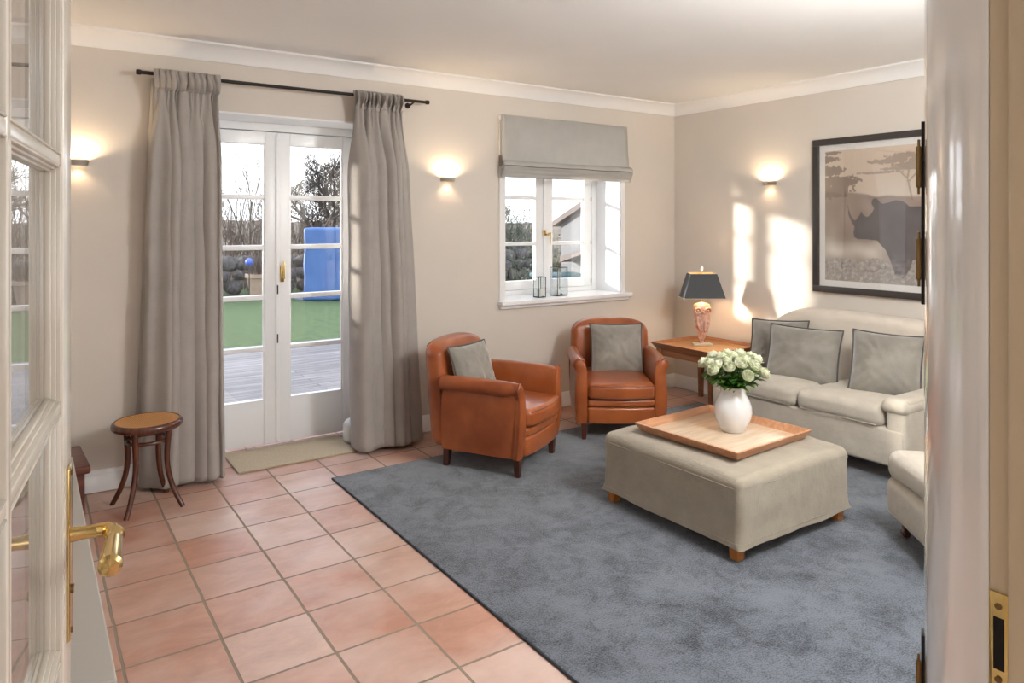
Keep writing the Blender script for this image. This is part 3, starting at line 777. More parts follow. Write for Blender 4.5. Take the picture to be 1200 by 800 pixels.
# ------------------------------------------------------------------ tray
OT = RZ + .398
tr = thing('serving_tray', 'square wooden tray with sloping rim on the ottoman', 'tray', (2.975, 2.455, OT), R(3))
b = MB(); b.ab(-.275, .275, -.285, .285, 0, .010, r=.002); b.build('tray_base', M['traybase'], tr)
b = MB()
a_, c_ = (.277, .287), (.310, .320)
def rect(w, d, z): return [(w, d, z), (-w, d, z), (-w, -d, z), (w, -d, z)]
b.loft([rect(a_[0] - .004, a_[1] - .004, .010), rect(a_[0] - .004, a_[1] - .004, 0), rect(a_[0] + .006, a_[1] + .006, 0), rect(c_[0], c_[1], .042), rect(c_[0] - .010, c_[1] - .010, .044), rect(a_[0] - .004, a_[1] - .004, .010)], caps=False)
b.build('tray_rim', M['traywood'], tr, smooth=20)

# ------------------------------------------------------------------ vase and roses
VX, VY, VZ = 3.045, 2.44, OT + .0105
va = thing('vase', 'white glazed ceramic vase standing on the wooden tray', 'vase', (VX, VY, VZ))
out = [(.050, 0), (.056, .002), (.060, .012), (.078, .040), (.091, .072), (.096, .105), (.093, .135), (.080, .168), (.068, .188), (.063, .205), (.063, .222), (.066, .232)]
inn = [(.062, .233), (.058, .222), (.058, .205), (.063, .186), (.075, .165), (.088, .13), (.090, .10), (.08, .06), (.05, .02), (0, .015)]
b = MB(); b.lathe(out + inn, 56, caps=True); b.build('body', M['vase'], va, smooth=50)
b = MB(); b.lathe([(.0502, .0006), (.0564, .0022), (.0606, .012), (.0715, .030), (.0715, .0302), (.05, .001)], 56, caps=False); b.build('unglazed_foot', M['biscuit'], va)

def rose_mesh(seed, open_):
    rnd = random.Random(seed); b = MB()
    # cupped petals wrapped round an egg-shaped heart, outer ones loosening
    for L in range(6):
        cnt = (2, 3, 4, 5, 5, 6)[L]; R1 = (.009, .0135, .018, .022, .0255, .028)[L]; top = (.044, .043, .041, .038, .034, .029)[L]
        for k in range(cnt):
            a0 = 2 * PI * (k + rnd.random() * .35) / cnt + L * .9; wid = 2 * PI / cnt * 1.35
            j1 = rnd.uniform(-.002, .002); fl = rnd.uniform(.2, 1) * (.12, .16, .25, .4, .6, .9)[L] * open_
            def f(u, v, a0=a0, wid=wid, R1=R1, top=top, j1=j1, fl=fl):
                s_ = (u - .5) * 2; a = a0 + s_ * wid * .5 * math.sin(PI * (.18 + .62 * v))
                prof = math.sin(PI * (.06 + .60 * v)) ** .75
                r = R1 * prof + fl * .009 * max(0, v - .55) ** 1.3 * 3
                zz = top * (v ** .85) * (1 - .16 * s_ * s_ * v) - fl * .010 * max(0, v - .8) * 5 * .6 + j1
                return (r * math.cos(a), r * math.sin(a), zz)
            b.grid(f, 6, 7)
    return b
def leaf_fn(base, dir_, up, L, W, droop):
    base = Vector(base); d = Vector(dir_).normalized(); s = d.cross(Vector(up)).normalized(); n_ = s.cross(d)
    def f(u, v):
        w = W * math.sin(PI * min(1, v * .96 + .02)) ** .8 * (1 - .25 * v)
        t = (u - .5) * 2
        return base + d * L * v + s * w * t * .5 + n_ * (abs(t) * w * .18 - droop * v * v * L)
    return f
rnd = random.Random(5)
rose_protos = []
def make_rose(proto, pos, dirv, label, grp):
    pass
pts_ = []
base_w = Vector((VX, VY, VZ))
camdir = Vector((-.56, -.83, 0))
ringspec = [(0, .0, 1), (6, .058, 0), (10, .108, 1), (6, .140, 2)]
spots = []
for cnt, rr_, L_ in ringspec:
    for k in range(max(cnt, 1)):
        a = 2 * PI * (k + rnd.uniform(-.18, .18)) / max(cnt, 1) + L_ * .5
        z = .362 - 1.5 * rr_ * rr_ + rnd.uniform(-.012, .012) - (.022 if L_ == 2 else 0)
        spots.append((rr_ * math.cos(a), rr_ * math.sin(a), z))
for i, (x, y, z) in enumerate(spots):
    tip = Vector((x, y, z)); root = Vector((x * .12, y * .12, .03)); neck = Vector((x * .30, y * .30, .228))
    r_ = thing('rose', 'pale green white rose in the white vase', 'rose', (VX, VY, VZ), 0, 'roses in the white vase')
    d = (tip - neck).normalized()
    q = d.to_track_quat('Z', 'Y').to_matrix().to_4x4()
    sc = rnd.uniform(1.0, 1.2)
    hb = rose_mesh(i, rnd.uniform(.8, 1.15))
    Tm = Matrix.Translation(tip) @ q @ Matrix.Rotation(rnd.random() * 6, 4, 'Z') @ Matrix.Scale(sc, 4)
    hb.v = [tuple(Tm @ Vector(p)) for p in hb.v]
    hb.build('blossom', M['petal'], r_, solid=.0006, fix=False, smooth=80)
    sb_ = MB(); mid = (tip + neck) / 2 + Vector((x, y, 0)) * .05
    sb_.tube([root, neck, mid, tip + d * .004], [.0022, .0022, .0022, .003], 6); sb_.build('stem', M['stem'], r_)
    lb_ = MB()
    for k in range(4):      # sepals
        a = k * PI / 2; dv = q.to_3x3() @ Vector((math.cos(a), math.sin(a), .2)); lb_.grid(leaf_fn(tip, dv, d, .022, .009, .3), 2, 4)
    nl = 8
    for k in range(nl):
        t = .18 + .62 * k / nl; p = neck.lerp(tip, t); a = rnd.random() * 2 * PI
        dv = Vector((x, y, 0)) * (3.0 if i > 8 else 1) + Vector((math.cos(a), math.sin(a), rnd.uniform(-.3, .35)))
        lb_.grid(leaf_fn(p, dv, (0, 0, 1), rnd.uniform(.05, .085), rnd.uniform(.026, .040), rnd.uniform(.0, .35)), 2, 6)
    lb_.build('leaves', M['leaf'], r_, fix=False, smooth=80)

# ------------------------------------------------------------------ scatter cushions
def cushion_mb(W, Hh, T, seed, edge=.016):
    b = MB(); N = 26
    def half(sgn):
        def f(u, v):
            x, y = (u - .5) * 2, (v - .5) * 2
            ex = W / 2 * (1 - .055 * (1 - (abs(y)) ** 2.2)); ey = Hh / 2 * (1 - .055 * (1 - (abs(x)) ** 2.2))
            g = max(0, (1 - x * x)) ** .42 * max(0, (1 - y * y)) ** .42
            cr = 1 + .16 * noise.noise(Vector((x * 2.2, y * 2.2, seed))) + .10 * noise.noise(Vector((x * 6 + y * 2, y * 3, seed + 2)))
            q_ = abs(x) * abs(y); wr = .006 * math.sin((abs(x) - abs(y)) * 16 + seed) * min(1, q_ * 3) * g + .005 * noise.noise(Vector((x * 9 + y * 6, y * 4 - x * 2, seed))) * g
            return (x * ex, sgn * (T / 2 * g * cr + wr), y * ey)
        return f
    b.grid(half(-1), N, N); b.grid(half(1), N, N)
    return b
def cushion(label, W, Hh, T, Mw, seed):
    c = thing('cushion', label, 'cushion')
    c.matrix_world = Mw
    b = cushion_mb(W, Hh, T, seed); b.build('cover', M['pillow'], c, smooth=60)
    b = MB(); n_ = 20; pts = []
    for k, (ax, fx) in enumerate(((0, 1), (1, 1), (0, -1), (1, -1))):
        for i in range(n_):
            t = -1 + 2 * i / n_
            if k == 0: x, y = t, -1
            elif k == 1: x, y = 1, t
            elif k == 2: x, y = -t, 1
            else: x, y = -1, -t
            ex = W / 2 * (1 - .055 * (1 - abs(y) ** 2.2)) + .003; ey = Hh / 2 * (1 - .055 * (1 - abs(x) ** 2.2)) + .003
            pts.append((x * ex, 0, y * ey))
    b.tube(pts + [pts[0], pts[1]], .0055, 7, caps=False); b.build('piping', M['piping'], c)
    return c
def pose(loc, yaw, lean, roll=0.):
    """cushion local -y is its front; yaw turns front about z, lean tips it back, roll in its plane"""
    return Matrix.Translation(loc) @ Matrix.Rotation(yaw, 4, 'Z') @ Matrix.Rotation(-lean, 4, 'X') @ Matrix.Rotation(roll, 4, 'Y')

# ------------------------------------------------------------------ leather club chairs
def arm_sections(side):
    """rings along y (back to front) of one arm; local +y is the chair's front"""
    rings = []
    ys = [-.20, -.12, -.02, .08, .17, .235, .275, .300, .312]
    for i, y in enumerate(ys):
        t = (y + .20) / .512
        e = max(0, (y - .235) / .077)                      # end rounding
        outer = .335 - .030 * e - .0 * t
        top = .560 - .012 * (1 - t) * 0 + .006 * math.sin(t * PI) - .012 * e * e
        cr = .047 - .012 * e
        cx = outer - cr; cz = top - cr
        inn = .232 + .006 * e
        pts = []
        # outer side from the bottom up (slightly tapering inward), then roll, then inside down
        pts += [(.300 - .022 * e, .115), (.309 - .018 * e, .20), (.312 - .012 * e, .30), (.308 - .01 * e, .40), (.303, cz - cr * .75)]
        for k in range(11):
            a = -.42 * PI + (1.20 * PI) * k / 10
            pts.append((cx + cr * math.cos(a), cz + cr * math.sin(a)))
        pts += [(inn, cz - cr * 1.0), (inn - .002, .40), (inn - .002, .28), (inn + .012 * e, .115)]
        rings.append([(side * x, y, z) for x, z in pts])
    return rings
def armchair(label, loc, rz):
    ch = thing('leather_armchair', label, 'armchair', loc, rz)
    for sd in (-1, 1):
        b = MB(); b.loft(arm_sections(sd)); a = b.build('arm', M['leather'], ch, smooth=50)
        # front facing panel: s-curved slab
        b = MB()
        prof = []
        for i in range(22):
            t = i / 21; z = .112 + t * (.558 - .112)
            if z < .46: xo = .298 + .014 * math.sin((z - .1) / .36 * PI); xi = .232
            else:
                q = (z - .46) / .098; xo = .298 + .034 * math.sin(q * PI * .5 + .0) - .062 * max(0, q - .55) ** 1.6 * 2; xi = .232 + .055 * q ** 2.2
            yo = .318 + .022 * math.sin(t * PI * .95) + .010 * (t > .8) * (t - .8) * 5
            prof.append((xi, xo, yo, z))
        rings = [[(sd * xi, yo - .035, z), (sd * xo, yo - .035, z), (sd * (xo - .002), yo - .004, z), (sd * (xo - .010), yo, z), (sd * (xi + .008), yo, z), (sd * xi, yo - .004, z)] for xi, xo, yo, z in prof]
        b.loft(rings); b.build('arm_facing', M['leather'], a, smooth=55)
        b = MB()
        pp = [(sd * (xo + .001), yo - .008, z) for xi, xo, yo, z in prof] + [(sd * (xi + .01), prof[-1][2] - .008, .561)]
        b.tube(pp, .0042, 6)
        b.build('piping', M['leather'], a)
    # back: rounded, arched and raked
    def bf(p):
        x, y, z = p
        t = (z + .32) / .64
        zz = z
        if t > .6: zz -= .055 * (abs(x) / .30) ** 3.2 * (t - .6) / .4
        rake = -.055 * t
        curve = .045 * (x / .30) ** 2 * (1 if y < 0 else .8)
        nar = 1 - .05 * max(0, t - .55)
        puff = .022 * (1 - (x / .3) ** 2) * math.sin(min(1, max(0, t - .35) / .6) * PI) if y > 0 else 0
        return (x * nar, y + rake + curve + puff, zz)
    b = MB(); b.box((0, -.268, .437), (.60, .135, .645), r=.058, k=5, fn=bf, n=(12, 1, 12)); bk = b.build('backrest', M['leather'], ch, smooth=60)
    b = MB(); pts = []
    for i in range(25):
        x = -.225 + .45 * i / 24
        pts.append((x * .98, -.268 - .055 - .062 + .045 * (x / .3) ** 2, .437 + .3225 - .050 * (abs(x) / .30) ** 3.2 - .024))
    b.tube(pts, .004, 6); b.build('back_piping', M['leather'], bk)
    # frame / lower front
    b = MB(); b.ab(-.235, .235, -.30, .285, .115, .285, r=.01); b.build('seat_base', M['leather'], ch)
    b = MB(); b.box((0, .312, .172), (.465, .05, .115), r=.018, k=3, fn=lambda p: (p.x, p.y + .02 * (1 - (p.x / .235) ** 2), p.z), n=(8, 1, 1)); b.build('front_rail', M['leather'], ch, smooth=60)
    b = MB(); b.box((0, .318, .258), (.465, .05, .052), r=.018, k=3, fn=lambda p: (p.x, p.y + .02 * (1 - (p.x / .235) ** 2), p.z), n=(8, 1, 1)); b.build('front_band', M['leather'], ch, smooth=60)
    def cf(p):
        x, y, z = p
        fr = max(0, y / .27)
        dz = .020 * max(0, 1 - (x / .235) ** 2) * max(0, 1 - (y / .3) ** 4) if z > 0 else 0
        return (x, y + .035 * fr * (1 - (x / .235) ** 2), z + dz)
    b = MB(); b.box((0, .062, .338), (.462, .595, .105), r=.032, k=4, fn=cf, n=(10, 10, 1)); sc_ = b.build('seat_cushion', M['leather'], ch, smooth=60)
    b = MB()
    for z in (.299, .378):
        pts = [(x, .062 + .2975 + .035 * (1 - (x / .235) ** 2) - .004, z) for x in [-.215 + .43 * i / 12 for i in range(13)]]
        b.tube(pts, .0035, 6)
    b.build('cushion_piping', M['leatherd'], sc_)
    for sx in (-1, 1):
        for sy in (-1, 1):
            b = MB(); cx, cy = sx * .252, (.290 if sy > 0 else -.185)
            b.loft([[(cx + dx * s + (0), cy + dy * s + (0 if sy > 0 else -.012 * (1 - z / .13)), z) for dx, dy in ((-1, -1), (1, -1), (1, 1), (-1, 1))] for z, s in ((0, .0145), (.13, .022))])
            b.build('leg', M['darkwood'], ch, smooth=20)
    return ch
def face_yaw(dx, dy): return math.atan2(dy, dx) - PI / 2
yL = face_yaw(.49, -.87)
cL = armchair('cognac leather club armchair nearest the curtains, angled away', (2.462, 3.832, RZ), yL)
yR = face_yaw(-.56, -.83)
cR = armchair('cognac leather club armchair below the small window, facing forward', (3.56, 3.915, RZ), yR)
def on_chair(ch_loc, yaw, p, dyaw, lean, roll=0):
    return Matrix.Translation(ch_loc) @ Matrix.Rotation(yaw, 4, 'Z') @ pose(p, PI + dyaw, lean, roll)
cushion('grey velvet cushion on the leather armchair nearest the curtains', .34, .36, .13, on_chair((2.462, 3.832, RZ), yL, (.080, -.10, .552), R(-12), R(20), R(-1)), 2.)
cushion('grey velvet cushion on the leather armchair below the window', .385, .37, .12, on_chair((3.56, 3.915, RZ), yR, (-.03, -.085, .555), 0, R(15), 0), 7.)

# ------------------------------------------------------------------ side table
stb = thing('side_table', 'cherry wood side table with raised rim in the corner', 'side table', (4.58, 3.94, 0))
TZ = .497
b = MB(); b.ab(-.27, .27, -.29, .29, TZ - .014, TZ, r=.002); b.build('table_top', M['cherrylit'], stb)
b = MB()
b.loft([rect(.27, .29, TZ), rect(.262, .282, TZ - .028), rect(.272, .292, TZ - .028), rect(.306, .326, TZ + .022), rect(.296, .316, TZ + .024), rect(.268, .288, TZ)], caps=False); b.build('raised_rim', M['cherry'], stb, smooth=20)
b = MB()
for s in (-1, 1): b.ab(s * .25 - .009, s * .25 + .009, -.26, .26, TZ - .085, TZ - .028, r=.001, k=1); b.ab(-.245, .245, s * .27 - .009, s * .27 + .009, TZ - .085, TZ - .028, r=.001, k=1)
b.build('apron', M['cherry'], stb)
for sx in (-1, 1):
    for sy in (-1, 1):
        b = MB(); b.box((sx * .248, sy * .268, (TZ - .03) / 2), (.04, .04, TZ - .03), r=.002, k=1, fn=lambda p: (p.x * (1 + p.z * .9), p.y * (1 + p.z * .9), p.z)); b.build('leg', M['cherry'], stb)

# ------------------------------------------------------------------ table lamp
LX, LY = 4.60, 4.0
lp = thing('table_lamp', 'carved pink stone lamp with dark square shade on side table', 'lamp', (LX, LY, TZ + .0005), R(-34))
b = MB(); b.ab(-.075, .075, -.05, .05, 0, .016, r=.003); b.build('plinth', M['shadetrim'], lp)
b = MB()
rings = []
for z, rx, ry in ((.016, .022, .018), (.03, .014, .012), (.045, .016, .014), (.058, .028, .024), (.075, .034, .03), (.11, .046, .036), (.15, .054, .042), (.20, .058, .044), (.245, .060, .046), (.285, .066, .050), (.315, .068, .050), (.335, .060, .046), (.345, .035, .03), (.35, .012, .012)):
    ring = []
    for i in range(32):
        a = 2 * PI * i / 32; pw = .75
        c_, s_2 = math.cos(a), math.sin(a)
        g = 1 + .05 * math.sin(a * 6 + z * 90) * (z > .06) * (z < .25)
        ring.append((rx * g * math.copysign(abs(c_) ** pw, c_), ry * g * math.copysign(abs(s_2) ** pw, s_2), z))
    rings.append(ring)
b.loft(rings); b.build('carved_base', M['onyx'], lp, smooth=50)
for sx in (-1, 1):
    b = MB(); T0 = TR((sx * .042, -.047, .285), rx=PI / 2)
    b.ring((0, 0, 0), .0225, .008, 20, 8, T=T0); b.lathe([(0, .009), (.006, .007), (.010, .002), (.010, -.004)], 16, T=T0)
    b.build('carved_eye', M['onyx'], lp)
    b = MB(); b.lathe([(.0105, 0.001), (.0195, .002), (.0195, -.002)], 16, T=T0, caps=True); b.build('eye_hollow', M['onyxd'], lp)
    b = MB(); b.grid(leaf_fn((sx * .045, -.045, .24), (-sx * .25, -.05, -1), (0, -1, 0), .14, .05, .0), 4, 8); b.build('carved_wing', M['onyx'], lp, solid=.008)
b = MB(); b.loft([[(0, -.058, .275), (.010, -.048, .285), (-.010, -.048, .285)], [(0, -.066, .258), (.004, -.052, .262), (-.004, -.052, .262)]]); b.build('carved_beak', M['onyx'], lp)
b = MB(); b.tube([(0, 0, .345), (0, 0, .62)], .004, 8); b.build('rod', M['brass'], lp)
b = MB()
w0, d0, w1, d1_ = .167, .10, .105, .065; z0, z1 = .388, .588
b.loft([rect(w0, d0, z0), rect(w1, d1_, z1)], caps=False); sh = b.build('lamp_shade', [M['shade']], lp, smooth=0, solid=.004)
b = MB(); b.loft([rect(w0 - .004, d0 - .004, z0 + .001), rect(w1 - .004, d1_ - .004, z1 - .001)], caps=False); b.build('shade_lining', M['shadein'], sh, smooth=0, solid=.001)
b = MB()
for (w_, d_, z) in ((w0, d0, z0), (w1, d1_, z1)):
    p_ = rect(w_ + .001, d_ + .001, z); b.tube(p_ + [p_[0]], .0028, 6)
b.build('shade_trim', M['shadetrim'], sh)
b = MB(); b.lathe([(0, .60), (.006, .602), (.006, .61), (.014, .618), (.016, .632), (.010, .644), (.005, .648), (0, .65)], 16); b.build('finial', M['vase'], lp)
b = MB(); b.lathe([(0, .43), (.014, .435), (.026, .46), (.028, .48), (.018, .505), (.012, .52), (0, .52)], 16); b.build('bulb', M['bulb'], lp)
L = bpy.data.lights.new('lamp_light', 'POINT'); L.energy = 3.0; L.color = (1, .76, .50); L.shadow_soft_size = .03
o = bpy.data.objects.new('lamp_glow', L); C.objects.link(o); o.parent = lp; o.location = (0, -.045, .45)

# ------------------------------------------------------------------ sofa along the right wall
so = thing('sofa', 'cream linen sofa with curved back along the right wall', 'sofa', (4.5, 2.78, RZ))
b = MB(); b.box((-.02, 0, .20), (.78, 1.36, .22), r=.02, k=3, fn=lambda p: (p.x + .004 * noise.noise(Vector((p.x * 5, p.y * 5, p.z * 3))), p.y, p.z), n=(4, 14, 3)); b.build('seat_base', M['sofa'], so, smooth=60)
for s, (ya, yb) in enumerate(((-.555, -.002), (.002, .555))):
    def cf2(p, s=s):
        x, y, z = p
        dz = .022 * max(0, 1 - (y / .28) ** 2) * max(0, 1 - (x / .33) ** 2) * (1 if z > 0 else 0)
        w_ = .010 * noise.noise(Vector((x * 4, y * 4, z * 4 + s * 9)))
        return (x + w_, y, z + dz + w_ * .7)
    b = MB(); b.box((-.10, (ya + yb) / 2, .365), (.66, yb - ya, .125), r=.048, k=5, fn=cf2, n=(8, 8, 2)); cc = b.build('seat_cushion', M['sofa'], so, smooth=60)
    b = MB(); pts = [(-.427 + .006 * noise.noise(Vector((y * 3, 0, 0))), y, .318) for y in [ya + .03 + (yb - ya - .06) * i / 10 for i in range(11)]]; b.tube(pts, .003, 6); b.build('cushion_seam', M['sofa'], cc)
def bkf(p):
    x, y, z = p
    t = (z + .37) / .74
    dn = 0
    if t > .3:
        a = (y - .05) / .65
        dn = -.02 * a * a - (.16 * max(0, (y - .30) / .38) ** 2) - .05 * max(0, (-y - .45) / .25) ** 2
    return (x + .07 * (t - .3) , y, z + dn * min(1, max(0, (t - .3) / .7)))
b = MB(); b.box((.22, .01, .50), (.17, 1.35, .745), r=.07, k=5, fn=bkf, n=(2, 18, 12)); b.build('backrest', M['sofaback'], so, smooth=60)
for s in (-1, 1):
    b = MB(); b.box((-.02, s * .632, .30), (.77, .13, .40 - .02), r=.03, k=4, n=(6, 2, 4)); am = b.build('arm', M['sofa'], so, smooth=60)
    b = MB(); b.box((-.03, s * .626, .435), (.80, .155, .085), r=.04, k=5, fn=lambda p: (p.x, p.y, p.z + .01 * (1 - (p.y / .08) ** 2)), n=(6, 2, 1)); b.build('arm_pad', M['sofa'], am, smooth=60)
for sx, sy in ((-.36, -.62), (-.36, .62), (.28, -.62), (.28, .62)):
    b = MB(); b.lathe([(.02, 0), (.026, .095)], 14, c=(sx, sy, 0)); b.build('foot', M['darkwood'], so)
cushion('grey velvet cushion in the far corner of the sofa, partly hidden', .42, .36, .13, pose((4.56, 3.25, RZ + .60), R(-78), R(18), R(-3)), 3.)
cushion('grey velvet cushion leaning before the far corner cushion on sofa', .47, .39, .15, pose((4.40, 2.94, RZ + .585), R(-68), R(22), R(2)), 11.)
cushion('grey velvet cushion nearest the door jamb end of the sofa', .40, .41, .15, pose((4.45, 2.395, RZ + .60), R(-64), R(22), R(3)), 19.)

# ------------------------------------------------------------------ cream armchair cut off by the jamb
C0 = Vector((3.44, 1.86, 0)); u_ = Vector((-.65, -.76, 0)).normalized(); fyaw = math.atan2(.65, -.76)    # front normal direction
ctr = C0 + u_ * .40 + Vector((.76, -.65, 0)) * .40
ec = thing('linen_armchair', 'cream linen armchair in the right foreground, mostly behind the jamb', 'armchair', (ctr.x, ctr.y, RZ), fyaw - PI / 2)
b = MB(); b.box((0, .0, .185), (.80, .80, .20), r=.05, k=4, fn=lambda p: (p.x * (1 + .04 * p.z), p.y, p.z), n=(6, 6, 3)); b.build('seat_base', M['sofa'], ec, smooth=60)
b = MB(); b.box((0, .07, .335), (.79, .66, .14), r=.055, k=5, fn=lambda p: (p.x, p.y, p.z + .012 * (1 - (p.x / .4) ** 2) + .006 * noise.noise(p * 4)), n=(8, 8, 2)); b.build('seat_cushion', M['sofa'], ec, smooth=60)
b = MB(); b.box((0, -.33, .50), (.80, .17, .72), r=.07, k=4, n=(6, 1, 6)); b.build('backrest', M['sofa'], ec, smooth=60)
for s in (-1, 1):
    b = MB(); b.box((s * .34, -.17, .38), (.13, .46, .42), r=.05, k=4, n=(2, 4, 4)); b.build('arm', M['sofa'], ec, smooth=60)
    for sy in (-1, 1):
        b = MB(); b.lathe([(0, -.02), (.014, -.02), (.02, -.012), (.02, .012), (.014, .02), (0, .02)], 14, c=(0, 0, 0), T=TR((s * .33, sy * .33, .0215), ry=PI / 2)); b.ab(s * .33 - .012, s * .33 + .012, sy * .33 - .012, sy * .33 + .012, .025, .095); b.build('castor', M['darkwood'], ec)

# ------------------------------------------------------------------ lanterns on the sill
def lantern(label, x, y, w, d, h):
    l_ = thing('glass_lantern', label, 'lantern', (x, y, WZ0 + .0005), R(6))
    b = MB(); e = .0022
    for sx in (-1, 1):
        for sy in (-1, 1): b.ab(sx * w / 2 - e, sx * w / 2 + e, sy * d / 2 - e, sy * d / 2 + e, 0, h)
        for z in (e, h - e):
            b.ab(-w / 2, w / 2, sx * d / 2 - e, sx * d / 2 + e, z - e, z + e); b.ab(sx * w / 2 - e, sx * w / 2 + e, -d / 2, d / 2, z - e, z + e)
    b.ab(-w / 2, w / 2, -d / 2, d / 2, 0, .006); b.build('metal_frame', M['iron'], l_, smooth=0)
    b = MB()
    for sx in (-1, 1): b.ab(sx * w / 2 - .0008, sx * w / 2 + .0008, -d / 2, d / 2, .006, h); b.ab(-w / 2, w / 2, sx * d / 2 - .0008, sx * d / 2 + .0008, .006, h)
    b.build('glass_panel', M['tglass'], l_, smooth=0)
    return l_
lantern('small black framed glass lantern on the window sill', 3.432, 4.66, .075, .06, .165)
lantern('tall black framed glass lantern on the window sill', 3.645, 4.685, .11, .09, .235)
b = MB(); b.lathe([(0, 0), (.021, 0), (.022, .003), (.022, .058), (.019, .06), (0, .057)], 20); b.tube([(0, 0, .056), (.001, 0, .066)], .001, 5)
o = b.build('candle', M['wax']); o.location = (3.432, 4.66, WZ0 + .007); tag(o, 'short ivory candle inside the small glass lantern', 'candle')
fg = thing('ceramic_bird', 'small white ornament standing inside the tall glass lantern', 'ornament', (3.635, 4.685, WZ0 + .007))
b = MB(); b.lathe([(.0, 0), (.02, 0), (.024, .01), (.022, .03), (.012, .05), (.008, .06), (.012, .068), (.012, .08), (.004, .09), (0, .092)], 18); b.build('body', M['vase'], fg)
b = MB(); b.tube([(.0, -.01, .074), (.022, -.014, .07)], [.004, .001], 8); b.build('beak', M['vase'], fg)
for k, (dx, dy, r0) in enumerate(((.030, -.012, .008), (.040, .004, .007), (.026, .014, .0075))):
    b = MB(); b.box((0, 0, r0 * .7), (r0 * 2.1, r0 * 1.8, r0 * 1.4), r=r0 * .7, k=3)
    o = b.build('pebble', M['boulder']); o.location = (3.65 + dx * .9 - .01, 4.685 + dy, WZ0 + .0068); tag(o, 'tiny grey pebble on the floor of the tall glass lantern', 'pebble', 'pebbles in the tall lantern')

# ------------------------------------------------------------------ framed print
PY0, PY1, PZ0, PZ1 = 2.16, 3.185, .988, 2.118
pf_ = thing('framed_picture', 'dark framed picture of a rhino and acacia trees above sofa', 'picture', (XR - .001, (PY0 + PY1) / 2, PZ0))
w2 = (PY1 - PY0) / 2; ph_ = PZ1 - PZ0; fw_ = .046
b = MB()
def fr(y, z): return y, z
for (ya, yb, za, zb_) in ((-w2, w2, 0, fw_), (-w2, w2, ph_ - fw_, ph_), (-w2, -w2 + fw_, fw_, ph_ - fw_), (w2 - fw_, w2, fw_, ph_ - fw_)):
    b.ab(-.034, 0, ya, yb, za, zb_, r=.002, k=1)
b.build('frame', M['frame'], pf_)
b = MB(); b.ab(-.012, -.004, -w2 + fw_ - .002, w2 - fw_ + .002, fw_ - .002, ph_ - fw_ + .002); b.build('mount', M['mount'], pf_, smooth=0)
# print: a grid of vertices coloured by what the photograph on it shows
IY0, IY1 = -w2 + fw_ + .045, w2 - fw_ - .045; IZ0, IZ1 = fw_ + .045, ph_ - fw_ - .045
def inpoly(x, y, P):
    r = False; j = len(P) - 1
    for i in range(len(P)):
        if (P[i][1] > y) != (P[j][1] > y) and x < (P[j][0] - P[i][0]) * (y - P[i][1]) / (P[j][1] - P[i][1]) + P[i][0]: r = not r
        j = i
    return r
# s from left edge of print in metres (world y decreasing), z world
rh = [(3.093 - y, z) for y, z in ((2.918, 1.635), (2.905, 1.585), (2.890, 1.545), (2.865, 1.515), (2.845, 1.530), (2.825, 1.56), (2.812, 1.585), (2.803, 1.555), (2.775, 1.540), (2.745, 1.560), (2.722, 1.60),
    (2.742, 1.635), (2.735, 1.665), (2.712, 1.672), (2.690, 1.655), (2.665, 1.63), (2.62, 1.64), (2.57, 1.655), (2.52, 1.645), (2.48, 1.61), (2.42, 1.61), (2.36, 1.60), (2.30, 1.57), (2.27, 1.50), (2.265, 1.30), (2.28, 1.12), (2.36, 1.12), (2.37, 1.24), (2.46, 1.25), (2.475, 1.19), (2.52, 1.12), (2.575, 1.14), (2.60, 1.22), (2.64, 1.31), (2.70, 1.375), (2.78, 1.385), (2.84, 1.385), (2.868, 1.40), (2.875, 1.44), (2.862, 1.47), (2.885, 1.50), (2.912, 1.56))]
NU, NV = 190, 210
